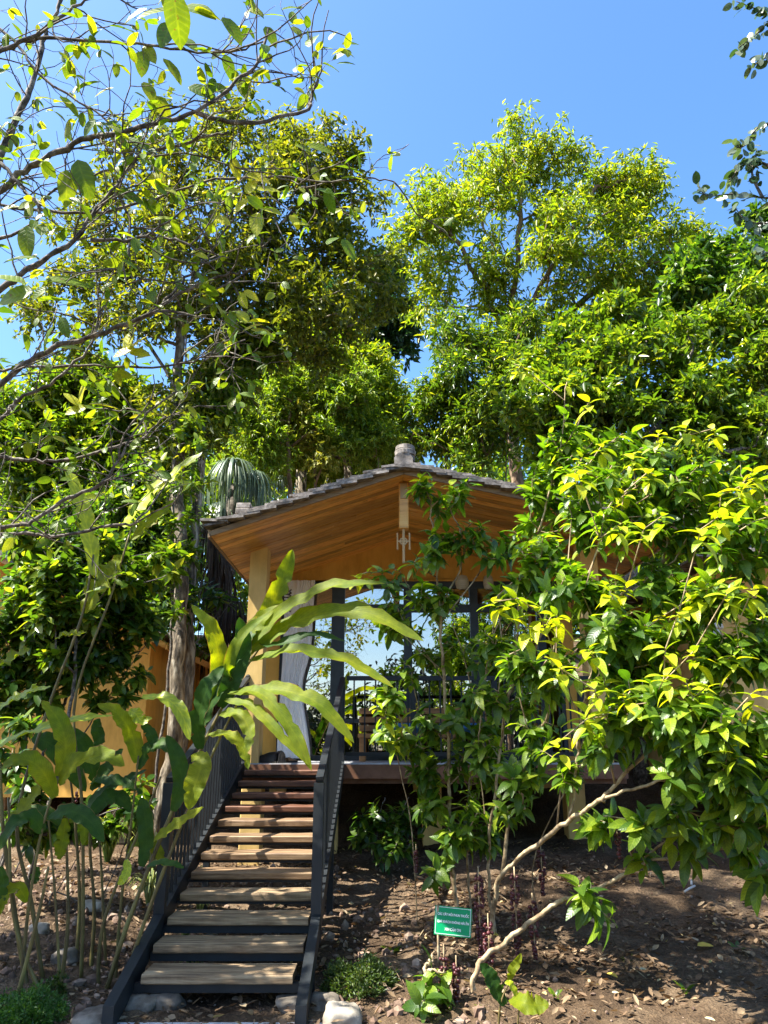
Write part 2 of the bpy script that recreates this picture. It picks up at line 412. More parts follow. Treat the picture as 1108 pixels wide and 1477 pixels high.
def ground_mat():
    m, nt, out = newmat('soil'); L = nt.links.new
    tc = N(nt, 'ShaderNodeTexCoord')
    n1 = N(nt, 'ShaderNodeTexNoise', Scale=1.4, Detail=8.0, Roughness=.65); L(tc.outputs['Object'], n1.inputs['Vector'])
    n2 = N(nt, 'ShaderNodeTexNoise', Scale=38.0, Detail=6.0, Roughness=.7); L(tc.outputs['Object'], n2.inputs['Vector'])
    v = N(nt, 'ShaderNodeTexVoronoi', Scale=55.0); L(tc.outputs['Object'], v.inputs['Vector'])
    c = ramp(nt, n1.outputs[0], [(.3, (.045, .029, .017)), (.5, (.095, .063, .037)), (.7, (.17, .125, .08))])
    c2 = ramp(nt, n2.outputs[0], [(.3, (.5, .47, .44)), (.55, (1, 1, 1)), (.74, (1.7, 1.65, 1.55))])
    mm = N(nt, 'ShaderNodeMix', data_type='RGBA', blend_type='MULTIPLY'); mm.inputs[0].default_value = 1
    L(c, mm.inputs[6]); L(c2, mm.inputs[7])
    b = N(nt, 'ShaderNodeBsdfPrincipled'); L(mm.outputs[2], b.inputs['Base Color']); b.inputs['Roughness'].default_value = .95; b.inputs['Specular IOR Level'].default_value = .15
    ad = N(nt, 'ShaderNodeMath', operation='MULTIPLY_ADD'); L(v.outputs['Distance'], ad.inputs[0]); ad.inputs[1].default_value = -.6; L(n2.outputs[0], ad.inputs[2])
    bp = N(nt, 'ShaderNodeBump', Strength=.9, Distance=.02); L(ad.outputs[0], bp.inputs['Height']); L(bp.outputs[0], b.inputs['Normal'])
    L(b.outputs[0], out.inputs[0]); return m
SOIL = ground_mat()
g = link('ground', mesh_np('ground', np.stack([GX.ravel(), GY.ravel(), GZ.ravel()], 1), Q.ravel(), np.full(len(Q), 4)), SOIL); tag(g, kind='structure')
def gpt(x, y, up=0): return np.array((x, y, float(gz(x, y)) + up))

# ------------------------------------------------------------------ common materials
PLASTER = surf('ochre_plaster', (.66, .36, .075), (.76, .43, .10), scale=3.0, rough=.85, bump=.2, dist=.005, spec=.2, stain=.28)
PALEPL = surf('pale_ochre_plaster', (.66, .44, .15), (.76, .53, .20), scale=3.0, rough=.85, bump=.2, dist=.005, spec=.2, stain=.25)
PINE = surf('varnished_pine', (.42, .17, .028), (.66, .33, .07), scale=3.0, rough=.35, bump=.12, dist=.003, stretch=(.8, 7, 7), island=.42, c3=(.72, .41, .11), lo=.3, hi=.72)
FASCIA = surf('weathered_fascia_wood', (.16, .10, .05), (.34, .22, .11), scale=6.0, rough=.6, stretch=(.6, 8, 8))
SHINGLE = surf('grey_brown_shingle', (.075, .062, .05), (.18, .155, .13), scale=14.0, rough=.85, bump=.5, island=.3, c3=(.34, .30, .26))
STEEL = surf('charcoal_painted_steel', (.009, .012, .014), (.017, .021, .024), scale=9.0, rough=.5, bump=.05, dist=.002)
BROWNM = surf('brown_painted_beam', (.12, .055, .028), (.19, .09, .048), scale=8.0, rough=.55, bump=.1)
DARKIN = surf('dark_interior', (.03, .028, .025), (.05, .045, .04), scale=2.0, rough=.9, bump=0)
FRAME = surf('charcoal_window_frame', (.022, .028, .032), (.035, .042, .047), scale=9.0, rough=.4, bump=.03, dist=.002)
CONC = surf('grey_concrete', (.30, .31, .31), (.46, .47, .47), scale=9.0, rough=.9, bump=.35, dist=.006, c3=(.52, .53, .54))
BARKP = surf('pale_mottled_bark', (.035, .028, .018), (.16, .125, .08), scale=17.0, rough=.9, bump=1.0, dist=.035, stretch=(1, 1, .22), lo=.38, hi=.64, stain=.35, c3=(.36, .32, .24))
BARKB = surf('brown_bark', (.07, .045, .028), (.19, .125, .075), scale=9.0, rough=.9, bump=.8, dist=.02, stretch=(1, 1, .3), c3=(.30, .22, .14))
BARKD = surf('dark_grey_bark', (.03, .026, .02), (.11, .092, .072), scale=26.0, rough=.9, bump=.7, dist=.01, c3=(.27, .24, .20))
TWIG = surf('tan_shrub_stem', (.15, .10, .05), (.34, .25, .14), scale=16.0, rough=.8, bump=.5, dist=.006, c3=(.50, .41, .26))
CANE = surf('olive_brown_cane', (.05, .038, .012), (.13, .10, .028), scale=10.0, rough=.55, bump=.2, dist=.004, stretch=(1, 1, .3), c3=(.17, .16, .045))
def glass_mat():
    m, nt, out = newmat('reflective_window_glass'); L = nt.links.new
    gl = N(nt, 'ShaderNodeBsdfGlossy'); gl.inputs['Roughness'].default_value = .0; gl.inputs['Color'].default_value = (.97, .90, .81, 1)
    tr = N(nt, 'ShaderNodeBsdfTransparent'); tr.inputs[0].default_value = (.50, .54, .55, 1)
    s = N(nt, 'ShaderNodeMixShader'); s.inputs[0].default_value = .45
    L(tr.outputs[0], s.inputs[1]); L(gl.outputs[0], s.inputs[2]); L(s.outputs[0], out.inputs[0]); return m
GLASS = glass_mat()
def cloth(name, c, tr=.12):
    m, nt, out = newmat(name); L = nt.links.new
    b = N(nt, 'ShaderNodeBsdfPrincipled'); b.inputs['Base Color'].default_value = (*c, 1); b.inputs['Roughness'].default_value = .9
    t = N(nt, 'ShaderNodeBsdfTranslucent'); t.inputs[0].default_value = (*c, 1); s = N(nt, 'ShaderNodeMixShader'); s.inputs[0].default_value = tr
    wv = N(nt, 'ShaderNodeTexNoise', Scale=240.0); bp = N(nt, 'ShaderNodeBump', Strength=.1); L(wv.outputs[0], bp.inputs['Height']); L(bp.outputs[0], b.inputs['Normal'])
    L(b.outputs[0], s.inputs[1]); L(t.outputs[0], s.inputs[2]); L(s.outputs[0], out.inputs[0]); return m
CURT = cloth('white_voile', (.92, .92, .92)); BLUEC = cloth('blue_cushion_cloth', (.05, .16, .33), .0)

# ------------------------------------------------------------------ the bungalow
FL = 1.27; XR = .20; YF, YC, YW, YB = 7.4, 8.4, 10.0, 13.4      # floor height, ridge, rake / column / glass wall / rear depth
ZA = EYE + .3605 * YF                                           # soffit height at the ridge
SLL, SLR = .34, .228
XEL = -1.73; XERI = XR + 2.75
def soff(x): return ZA - (SLL * (XR - x) if x < XR else SLR * (x - XR))
bung = thing('bungalow', 'raised ochre bungalow with pine soffit and shingled gable roof at the head of the stairs', 'bungalow', (XR, YW, FL))
# boards of the soffit, running up the slope
def soffit_boards(parent, xa, xb, f, y0, y1, name='soffit', mat=PINE, step=.11):
    mb = MB(); y = y0
    while y < y1 - .01:
        e = min(y + step - .011, y1); x = xa
        while x < xb - .01:
            xe = min(x + rng.uniform(1.1, 2.6), xb)
            if xb - xe < .3: xe = xb
            V = np.array([(a, b, f(a) + c) for c in (0, .018) for a, b in ((x, y), (xe - .003, y), (xe - .003, e), (x, e))])
            dz = rng.uniform(-.0025, .0025); V[:, 2] += dz
            mb.add(V, [(0, 3, 2, 1), (4, 5, 6, 7), (0, 1, 5, 4), (1, 2, 6, 5), (2, 3, 7, 6), (3, 0, 4, 7)]); x = xe
        y += step
    return mb.build(name, mat, parent)
soffit_boards(bung, XEL, XR, soff, YF, YB); soffit_boards(bung, XR, XERI, soff, YF, YB)
# shingled roof: stepped courses of separate shingles, a little flared at the eaves
def shingle_roof(parent, slopes, y0, y1, t0=.05, course=.16, wid=.2, mat=SHINGLE):
    roof = None; mb = MB()
    for (xr, xe, f) in slopes:                      # ridge x, eave x, soffit height
        s = 1 if xe > xr else -1; Ls = abs(xe - xr); nC = int(Ls / course) + 1
        for c in range(nC):
            d0 = Ls - c * course; d1 = max(d0 - course * 1.5, -.02)       # lower edge, upper edge (distance from ridge)
            y = y0 - rng.uniform(0, .03)
            while y < y1:
                ww = wid * rng.uniform(.7, 1.25); e = y + ww - .006
                lift = .055 * max(0, (d0 - Ls + .45) / .45) ** 2 * 1.5
                za = f(xr + s * d0) + t0 + .045 + lift + rng.normal(0, .004); zb = f(xr + s * d1) + t0 + .012 + (lift * .3)
                j = rng.uniform(-.02, .02)
                xa, xb = xr + s * (d0 + j + .03), xr + s * d1; th = .026
                V = [(xa, y, za - th), (xb, y, zb - th), (xb, e, zb - th), (xa, e, za - th), (xa, y, za), (xb, y, zb), (xb, e, zb), (xa, e, za)]
                mb.add(V, [(0, 3, 2, 1), (4, 5, 6, 7), (0, 1, 5, 4), (1, 2, 6, 5), (2, 3, 7, 6), (3, 0, 4, 7)]); y += ww
    return mb.build('roof', mat, parent)
roof = shingle_roof(bung, [(XR, XEL - .06, soff), (XR, XERI + .06, soff)], YF - .10, YB)
# extra verge layers stacked along both rakes
mb = MB()
for s, xe in ((-1, XEL - .02), (1, XERI)):
    for layer in range(3):
        x = XR + s * .03
        while abs(x - XR) < abs(xe - XR) - .08 - layer * .12:
            q = x + s * rng.uniform(.12, .2); z0, z1 = soff(x) + .09 + layer * .034, soff(q) + .095 + layer * .034
            ya = YF - .10 + layer * .07 + rng.uniform(-.015, .015)
            V = [(a, b, c + e) for e in (-.018, .003) for a, b, c in ((x, ya, z0 - .012), (q + s * .025, ya, z1 + .012), (q + s * .025, ya + .34, z1 + .012), (x, ya + .34, z0 - .012))]
            mb.add(V, [(0, 3, 2, 1), (4, 5, 6, 7), (0, 1, 5, 4), (1, 2, 6, 5), (2, 3, 7, 6), (3, 0, 4, 7)]); x = q
mb.build('verge_shingles', SHINGLE, roof)
mb = MB(); y = YF - .04
while y < YB: mb.tube([(XR, y, ZA + .135), (XR, y + .3, ZA + .125)], [.10, .085], 10); y += .26
mb.build('ridge_cap', SHINGLE, roof, False)
# round finial at the ridge end, three stacked courses
mb = MB(); mb.lathe([(0, 0), (.088, 0), (.10, .012), (.10, .055), (.088, .065), (.106, .07), (.110, .115), (.098, .125), (.102, .13), (.098, .168), (.08, .178), (0, .18)], (XR + .02, YF + .06, ZA + .15), 18)
mb.build('ridge_finial', SHINGLE, roof, False)
# block of stacked tiles at the left eave
zt = soff(-1.35) + .14
mb = MB(); mb.bbox((-1.50, YF + .02, zt - .03), (-1.36, YF + .26, zt + .03), .006); mb.bbox((-1.495, YF + .03, zt + .034), (-1.352, YF + .27, zt + .09), .006)
mb.bbox((-1.33, YF + .05, zt + .02), (-1.22, YF + .25, zt + .05), .008)
mb.build('verge_end_tiles', SHINGLE, roof)
# thin barge board under the verge and the eave board at the left
mb = MB()
mb.bar((XEL, YF - .012, soff(XEL) + .022), (XR, YF - .012, ZA + .022), .02, .055); mb.bar((XR, YF - .012, ZA + .022), (XERI, YF - .012, soff(XERI) + .022), .02, .055)
mb.bar((XEL - .012, YF - .02, soff(XEL) + .02), (XEL - .012, YB, soff(XEL) + .02), .022, .075)
mb.bar((XERI + .012, YF - .02, soff(XERI) + .02), (XERI + .012, YB, soff(XERI) + .02), .022, .075)
mb.build('fascia', FASCIA, bung)
# ridge post with its plate, and the carved pendant under it
mb = MB(); mb.bbox((XR - .045, YF + .20, ZA - .52), (XR + .055, YF + .30, ZA - .02), .008); kp = mb.build('ridge_post', PINE, bung)
mb = MB(); mb.bbox((XR - .03, YF + .188, ZA - .20), (XR + .04, YF + .199, ZA - .03), .002); mb.build('plate', surf('pale_wood_plate', (.34, .22, .09), (.44, .30, .14), rough=.6), kp)
mb = MB(); z = ZA - .62
mb.bbox((XR - .012, YF + .22, z - .26), (XR + .014, YF + .25, z + .14), .005)
for s in (-1, 1): mb.bbox((XR + s * .062 - .009, YF + .222, z - .12), (XR + s * .062 + .009, YF + .246, z + .06), .004)
mb.bbox((XR - .07, YF + .226, z - .04), (XR + .07, YF + .242, z - .02), .003)
ring = [(XR + .034 * math.cos(a), YF + .232, z - .03 + .034 * math.sin(a)) for a in np.linspace(0, 2 * math.pi, 19)]
mb.tube(ring, .010, 6); mb.build('gable_pendant', surf('carved_wood', (.40, .24, .09), (.55, .36, .16), rough=.5), bung)
# columns
for x0 in (-1.50, 2.2):
    mb = MB(); n = 1
    V = [(x0, YC), (x0 + .19, YC), (x0 + .19, YC + .26), (x0, YC + .26)]
    mb.add([(x, y, FL - .02) for x, y in V] + [(x, y, soff(x) + .004) for x, y in V], [(0, 3, 2, 1), (4, 5, 6, 7), (0, 1, 5, 4), (1, 2, 6, 5), (2, 3, 7, 6), (3, 0, 4, 7)])
    mb.build('column', PALEPL, bung)
# walls: gable over the glass, pilasters, sides, rear
ZH = EYE + .2102 * YW                                            # head of the glazed front
mb = MB(); xl, xr_ = -1.56, 2.45
mb.prism([(xl, ZH), (xr_, ZH), (xr_, soff(xr_) + .01), (XR, ZA + .01), (xl, soff(xl) + .01)], YW, YW + .14)
mb.box((xl, YW, FL), (-1.345, YW + .14, ZH)); mb.box((2.3, YW, FL), (xr_, YW + .14, ZH))
mb.prism([(xl, FL), (xl + .14, FL), (xl + .14, soff(xl + .14) + .01), (xl, soff(xl) + .01)], YW + .141, YB - .1)
mb.prism([(xr_ - .14, FL), (xr_, FL), (xr_, soff(xr_) + .01), (xr_ - .14, soff(xr_ - .14) + .01)], YW + .141, YB - .1)
mb.build('wall', PLASTER, bung)
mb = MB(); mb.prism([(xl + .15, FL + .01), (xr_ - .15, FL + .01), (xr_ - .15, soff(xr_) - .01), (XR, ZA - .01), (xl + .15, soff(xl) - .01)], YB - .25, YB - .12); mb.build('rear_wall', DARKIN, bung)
# floor deck, edge beam, stilts
mb = MB(); mb.box((xl - .02, YC - .02, FL - .07), (2.5, YB - .1, FL)); mb.build('floor', CONC, bung)
mb = MB(); mb.box((xl - .02, YC - .09, FL - .15), (2.5, YC - .023, FL - .012)); mb.box((xl - .02, YC - .02, FL - .20), (2.5, YC + .10, FL - .073)); mb.box((xl, YW - .1, FL - .2), (2.45, YW + .05, FL - .073))
mb.build('edge_beam', BROWNM, bung)
for x, y in ((-1.40, 8.75), (-.62, 9.1), (.55, 9.5), (2.2, 9.5), (-1.42, 11.0), (.5, 11.0), (2.2, 11.0), (-1.42, 13.0), (.5, 13.0), (2.2, 13.0)):
    mb = MB(); mb.bbox((x - .11, y - .11, float(gz(x, y)) - .2), (x + .11, y + .11, FL - .203), .008); mb.build('stilt', PALEPL, bung)
# glazed front: frame with its panes
fx = [-1.345, -.60, .31, 1.18, 2.05, 2.30]; mw = [.06, .17, .105, .105, .105, .05]; yg0, yg1 = YW + .02, YW + .10
mb = MB(); mb.box((-1.345, yg0, ZH - .09), (2.30, yg1, ZH)); mb.box((-1.345, yg0, FL), (2.30, yg1, FL + .06))
for i, (x, q) in enumerate(zip(fx, mw)):
    a, b = (x, x + q) if i == 0 else ((x - q, x) if i == 5 else (x - q / 2, x + q / 2))
    mb.box((a, yg0 - .004, FL + .062), (b, yg1 + .004, ZH - .092))
ZT = EYE + .1745 * YW
for a, b in ((-.515, .256), (.364, 1.126), (1.234, 1.996)): mb.box((a, yg0, ZT - .05), (b, yg1, ZT + .05)); mb.box((a, yg0, FL + .45), (b, yg1, FL + .50))
wf = mb.build('window_frame', FRAME, bung)
for a, b in ((-1.285, -.685), (-.515, .257), (.363, 1.127), (1.233, 1.997)):
    mb = MB(); mb.box((a - .01, YW + .055, FL + .05), (b + .01, YW + .063, ZH - .08)); mb.build('pane', GLASS, wf)

# balcony railing on the porch edge (the stairs come up at its left end)
rl = thing('balcony_railing', 'charcoal steel balustrade along the porch edge right of the stair head', 'railing', (.9, YC + .04, FL))
mb = MB(); mb.box((-.40, YC, FL + .845), (2.2, YC + .06, FL + .89)); mb.build('top_rail', STEEL, rl)
mb = MB(); mb.box((-.40, YC + .01, FL + .07), (2.2, YC + .05, FL + .11)); mb.build('bottom_rail', STEEL, rl)
for x in (.31, 1.18, 2.1):
    mb = MB(); mb.box((x - .03, YC - .003, FL), (x + .03, YC + .063, FL + .843)); mb.build('post', STEEL, rl)
x = -.32
while x < 2.1:
    if min(abs(x - q) for q in (.31, 1.18, 2.1)) > .05:
        mb = MB(); mb.box((x - .008, YC + .022, FL + .112), (x + .008, YC + .038, FL + .843)); mb.build('baluster', STEEL, rl)
    x += .115

# curtain, lanterns, bench, shoes
def curtain(xa, xb, z0, z1, y, tie):
    V = []; rows, cols = 30, 70
    for r in range(rows):
        t = r / (rows - 1); z = z1 + (z0 - z1) * t; k = 1 - .30 * math.exp(-((z - tie) / .35) ** 2); k = k if z > tie else 1 - .30 * math.exp(-((z - tie) / .6) ** 2)
        for c in range(cols):
            s = c / (cols - 1); x = xa + (xb - xa) * s * k + .015 * math.sin(5 * t + s * 3)
            V.append((x, y + .014 * math.sin(s * 27 + t * 1.2 + 1.5 * math.sin(s * 5)) + .010 * math.sin(s * 61 + t * 2 + 2 * math.sin(s * 9)), z))
    Q = [(r * cols + c, r * cols + c + 1, (r + 1) * cols + c + 1, (r + 1) * cols + c) for r in range(rows - 1) for c in range(cols - 1)]
    mb = MB(); mb.add(V, Q); return mb
CUT = EYE + math.tan(R(17) - math.atan((993 - CY) / F)) * YW
t = thing('curtain', 'white tied curtain hanging on the porch beside the left column', 'curtain', (-1.1, YW - .14, FL))
curtain(-1.30, -.90, FL + .03, ZH - .02, YW - .14, CUT).build('drape', CURT, t, True)
mb = MB(); mb.lathe([(.115, -.03), (.118, 0), (.115, .03)], (-1.185, YW - .14, CUT), 16); mb.build('tieback', surf('brown_cloth_band', (.16, .11, .08), (.22, .16, .11)), t, True)
t = thing('curtain', 'pale curtain gathered behind the glass, half hidden by the flowering shrub', 'curtain', (1.9, YW + .16, FL))
curtain(1.62, 1.98, FL + .03, ZH - .05, YW + .17, CUT).build('drape', CURT, t, True)
LANT = surf('pale_woven_shade', (.42, .38, .27), (.58, .53, .40), rough=.8, stretch=(1, 1, 30), scale=3)
for px, lab in ((667, 'striped pale lantern hanging under the gable, the larger one near the middle mullion'), (705, 'striped pale lantern hanging under the gable close to the shrub top')):
    p = P(px, 855, YW - .5); p[2] = ZH - .13
    t = thing('hanging_lantern', lab, 'lantern', p, 'lanterns hanging over the porch')
    q = .085 if px < 690 else .065; mb = MB()
    mb.lathe([(.02, .10), (q * .75, .085), (q, .03), (q, -.02), (q * .8, -.07), (.03, -.085)], p, 18); mb.build('shade', LANT, t, True)
    mb = MB(); mb.tube([p + (0, 0, .09), (p[0], p[1], soff(p[0]) - .001)], .004, 5); mb.build('cord', STEEL, t)
p = P(414, 865, YC + .6); t = thing('wind_chime', 'dark spiral wind chime hanging beside the left column', 'wind chime', p)
mb = MB(); q = np.linspace(0, 1, 90); mb.tube(np.stack([p[0] + .045 * np.cos(q * 44), p[1] + .045 * np.sin(q * 44), p[2] + .12 - .26 * q], 1), .009, 5); mb.build('spiral', BARKD, t, True)
mb = MB(); mb.tube([p + (0, 0, .12), (p[0], p[1], soff(p[0]) - .002)], .003, 4); mb.build('cord', STEEL, t)
OAK = surf('orange_brown_wood', (.24, .11, .035), (.40, .20, .07), scale=4.0, rough=.5, stretch=(1, 8, 8))
t = thing('wooden_bench', 'low orange brown wooden bench on the porch behind the balustrade', 'bench', (.45, 9.3, FL))
mb = MB(); mb.bbox((-.30, 9.12, FL + .26), (1.25, 9.56, FL + .31), .008); mb.build('seat', OAK, t)
mb = MB()
for z in (.34, .44, .54): mb.bbox((-.30, 9.57, FL + z), (1.25, 9.60, FL + z + .07), .006)
mb.build('backrest', OAK, t)
for x in (-.28, 1.16):
    for y in (9.13, 9.50):
        mb = MB(); mb.bbox((x, y, FL), (x + .07, y + .06, FL + .258), .005); mb.build('leg', OAK, t)
for x, lab in ((-.05, 'blue cushion on the left half of the porch bench'), (.62, 'blue cushion on the right half of the porch bench')):
    bm = bmesh.new(); bmesh.ops.create_cube(bm, size=1)
    for v in bm.verts: v.co = Vector((x + .27 + v.co.x * .56, 9.34 + v.co.y * .4, FL + .37 + v.co.z * .11))
    bmesh.ops.bevel(bm, geom=bm.edges[:], offset=.045, segments=3, affect='EDGES'); me = bpy.data.meshes.new('cushion'); bm.to_mesh(me); bm.free()
    tag(link('cushion', me, BLUEC), lab, 'cushion', 'cushions on the porch bench')
def shoe(loc, rz, mat, label, s=1.0, low=False):
    """a shoe from cross sections along its length"""
    t = thing('shoe', label, 'shoe', loc, 'shoes left on the porch'); V = []; k = 10
    secs = [(-.13, .032, .075), (-.10, .038, .085), (-.04, .036, .08), (.02, .038, .062), (.07, .044, .048), (.11, .038, .036), (.135, .018, .022)]
    ca, sa = math.cos(rz), math.sin(rz); loc = np.array(loc)
    for y, wd, h in secs:
        if low: h *= .55
        for i in range(k):
            a = math.pi * i / (k - 1); x = wd * math.cos(a); z = .016 + h * math.sin(a) ** .7
            V.append((loc[0] + s * (x * ca - y * sa), loc[1] + s * (x * sa + y * ca), loc[2] + s * z))
    Q = [(r * k + c, r * k + c + 1, (r + 1) * k + c + 1, (r + 1) * k + c) for r in range(6) for c in range(k - 1)]
    mb = MB(); mb.add(V, Q + [tuple(range(k)), tuple(range(7 * k - 1, 6 * k - 1, -1))]); mb.build('upper', mat, t, True)
    mb = MB(); o = []; 
    for y, wd, h in secs: o.append((wd + .006, y))
    ol = [(a, b) for a, b in o] + [(-a, b) for a, b in reversed(o)]; n = len(ol)
    W = [(loc[0] + s * (x * ca - y * sa), loc[1] + s * (x * sa + y * ca), loc[2] + zz) for zz in (.0, .02) for x, y in ol]
    mb.add(W, [tuple(range(n - 1, -1, -1)), tuple(range(n, 2 * n))] + [(i, (i + 1) % n, (i + 1) % n + n, i + n) for i in range(n)]); mb.build('sole', DARKIN, t)
BLK = surf('black_leather', (.012, .012, .013), (.025, .025, .027), rough=.4)
shoe((-1.24, YC + .10, FL), 1.1, BLK, 'black shoe at the foot of the left column, lying nearer the stairs', 1.15)
shoe((-1.14, YC + .16, FL), .5, BLK, 'black shoe standing taller, second from the left column', 1.25)
shoe((-1.00, YC + .26, FL), -.3, surf('tan_leather', (.28, .15, .07), (.38, .22, .11), rough=.5), 'low tan shoe beside the black pair at the stair head', .9, True)
# ------------------------------------------------------------------ stairs
st = thing('staircase', 'open timber tread stairs with charcoal steel stringers and balustrades', 'staircase', (-.95, 4.8, 0))
G, RI, D1, Z1 = .288, .0925, 4.95, .19
XL, XRt = -1.43, -.47
WOODG = surf('weathered_grey_timber', (.055, .036, .020), (.22, .15, .082), scale=5.0, rough=.75, bump=.7, dist=.006, stretch=(.6, 9, 9), c3=(.38, .29, .175), island=.18, lo=.3, hi=.7, stain=.3)
WOODR = surf('reddish_oiled_timber', (.06, .026, .015), (.12, .05, .026), scale=5.0, rough=.55, bump=.4, dist=.005, stretch=(.6, 9, 9), c3=(.19, .09, .045), island=.25)
WOODT = surf('tan_brown_timber', (.09, .05, .025), (.20, .125, .065), scale=5.0, rough=.6, bump=.45, dist=.005, stretch=(.6, 9, 9), c3=(.30, .21, .12), island=.2)
def sline(d): return Z1 + (d - D1) / G * RI
for i in range(12):
    d, z = D1 + G * i, Z1 + RI * i
    mb = MB(); a, b = XL + .03, XRt - .02
    if i == 0: a, b = XL + .05, XRt - .05
    xs = np.linspace(a, b, 9); n = len(xs); fr = rng.normal(0, .004, n); th = .048
    V = []
    for k, x in enumerate(xs):
        dz = rng.normal(0, .0016)
        V += [(x, d + fr[k] + .004, z - th), (x, d + fr[k], z - th + .006), (x, d + fr[k], z - .007), (x, d + fr[k] + .007, z + dz), (x, d + .245, z + dz), (x, d + .252, z - th)]
    Q = [(k * 6 + c, (k + 1) * 6 + c, (k + 1) * 6 + (c + 1) % 6, k * 6 + (c + 1) % 6) for k in range(n - 1) for c in range(6)]
    mb.add(V, Q + [(5, 4, 3, 2, 1, 0), tuple((n - 1) * 6 + c for c in range(6))])
    tr = mb.build('tread', WOODG if i < 4 else (WOODT if i < 8 else WOODR), st)
    tr['label'] = 'weathered grey timber tread' if i < 4 else 'reddish brown timber tread'
    mb = MB(); q = .05 if i < 3 else .022; mb.box((XL + .004, d + .035, z - th - q), (XRt - .004, d + .075, z - th - .002)); mb.box((XL + .004, d + .18, z - th - .022), (XRt - .004, d + .21, z - th - .003)); mb.build('tread_bearer', STEEL, st)
sl_ = RI / G
for x, lab in ((XL - .06, 'left'), (XRt, 'right')):
    mb = MB(); ya, yb = 4.66, YC - .095
    prof = [(ya, sline(ya) - .115), (ya, sline(ya) + .02), (yb, sline(yb) + .02), (yb, sline(yb) - .115)]
    prof[0] = (ya, -.01); prof[3] = (yb, sline(yb) - .12); prof.insert(1, (ya - .0, sline(ya) + .0))
    V = [(q, y, z) for q in (x, x + .06) for y, z in prof]; n = len(prof)
    mb.add(V, [tuple(range(n)), tuple(range(2 * n - 1, n - 1, -1))] + [(k, k + n, (k + 1) % n + n, (k + 1) % n) for k in range(n)])
    mb.build('stringer', STEEL, st)
    # balustrade
    x0, x1 = (x + .0, x + .06); yp = 5.56; H = .83
    rail = MB(); zt = sline(yp) + H
    rail.bar((x + .03, yp - .01, zt), (x + .03, YC - .03, sline(YC) + H), .05, .035)
    if lab == 'left':
        e = np.array((x + .03, YC - .03, sline(YC) + H)); rail.tube([e, e + (0, .05, .03), e + (.02, .08, .0), e + (.03, .075, -.05)], [.028, .03, .028, .022], 8)
    hr = rail.build('handrail', STEEL, st)
    mb = MB(); mb.box((x - .006, yp - .035, sline(yp) - .16), (x + .062, yp + .035, zt - .02)); mb.build('post', STEEL, st)
    mb = MB(); yq = YC - .06; mb.box((x + .002, yq - .03, sline(yq) - .05), (x + .058, yq + .03, sline(yq) + H - .02)); mb.build('post', STEEL, st)
    y = yp + .13
    while y < yq - .06:
        mb = MB(); mb.box((x + .021, y - .011, sline(y) + .0), (x + .039, y + .011, sline(y) + H - .018)); mb.build('baluster', STEEL, st); y += .105
for x in (XL - .03, XRt + .03):
    for y in (5.2, 6.9):
        mb = MB(); mb.box((x - .025, y - .025, float(gz(x, y)) - .05), (x + .025, y + .025, sline(y) - .116)); mb.build('support_leg', STEEL, st)
pad = MB(); pad.bbox((-1.62, 3.0, -.10), (-.32, 4.78, .012), .015); o = pad.build('concrete_path', CONC); tag(o, kind='structure')

# ------------------------------------------------------------------ neighbouring houses
nb = thing('cottage', 'ochre cottage with a wooden eave, half hidden behind the left shrubs', 'cottage', P(100, 1150, 9.6))
x1 = P(212, 1000, 9.4)[0]; x0 = x1 - 3.4; zb = P(190, 1150, 9.4)[2]; yn = 9.4; zr = P(212, 925, yn)[2]
fs = lambda x: zr + .02 + .50 * (x1 - x) if x > x0 + 1.2 else zr + .02 + .5 * (x1 - x0 - 1.2) - .3 * (x0 + 1.2 - x)
mb = MB(); xm = x0 + 1.2
mb.prism([(x0 - 1.2, zb), (x1, zb), (x1, fs(x1)), (xm, fs(xm)), (x0 - 1.2, fs(x0 - 1.2))], yn, yn + 3.4); mb.build('wall', PLASTER, nb)
soffit_boards(nb, xm, x1 + .30, fs, yn - .42, yn + 3.6); soffit_boards(nb, x0 - 1.6, xm, fs, yn - .42, yn + 3.6)
shingle_roof(nb, [(xm, x1 + .34, fs), (xm, x0 - 1.6, fs)], yn - .5, yn + 3.6, wid=.3)
mb = MB(); mb.bar((xm, yn - .43, fs(xm) + .02), (x1 + .3, yn - .43, fs(x1 + .3) + .02), .02, .06); mb.bar((x1 + .31, yn - .44, fs(x1 + .3) + .02), (x1 + .31, yn + 3.6, fs(x1 + .3) + .02), .022, .08); mb.build('fascia', PINE, nb)
for x, y in ((x1 - .25, yn + .3), (x1 - 1.7, yn + .3), (x0, yn + .3), (x1 - .25, yn + 3), (x0, yn + 3)):
    mb = MB(); mb.bbox((x - .1, y - .1, float(gz(x, y)) - .2), (x + .1, y + .1, zb - .003), .008); mb.build('stilt', FASCIA, nb)
nb = thing('cottage', 'ochre cottage glimpsed through the big shrub on the right', 'cottage', P(1120, 1140, 8.6))
yn = 8.6; x0 = P(1012, 1000, yn)[0]; zb = P(1060, 1140, yn)[2]; zt = P(1080, 842, yn)[2]; xm = x0 + 2.4
fr = lambda x: zt + .30 * (x - x0) if x < xm else zt + .3 * (xm - x0) - .3 * (x - xm)
mb = MB(); mb.prism([(x0 + .2, zb), (x0 + 4.8, zb), (x0 + 4.8, fr(x0 + 4.8)), (xm, fr(xm)), (x0 + .2, fr(x0 + .2))], yn, yn + 3.2); mb.build('wall', PALEPL, nb)
soffit_boards(nb, x0 - .2, xm, fr, yn - .9, yn + 3.2); soffit_boards(nb, xm, x0 + 5.1, fr, yn - .9, yn + 3.2)
shingle_roof(nb, [(xm, x0 - .25, fr), (xm, x0 + 5.15, fr)], yn - .98, yn + 3.2, wid=.3)
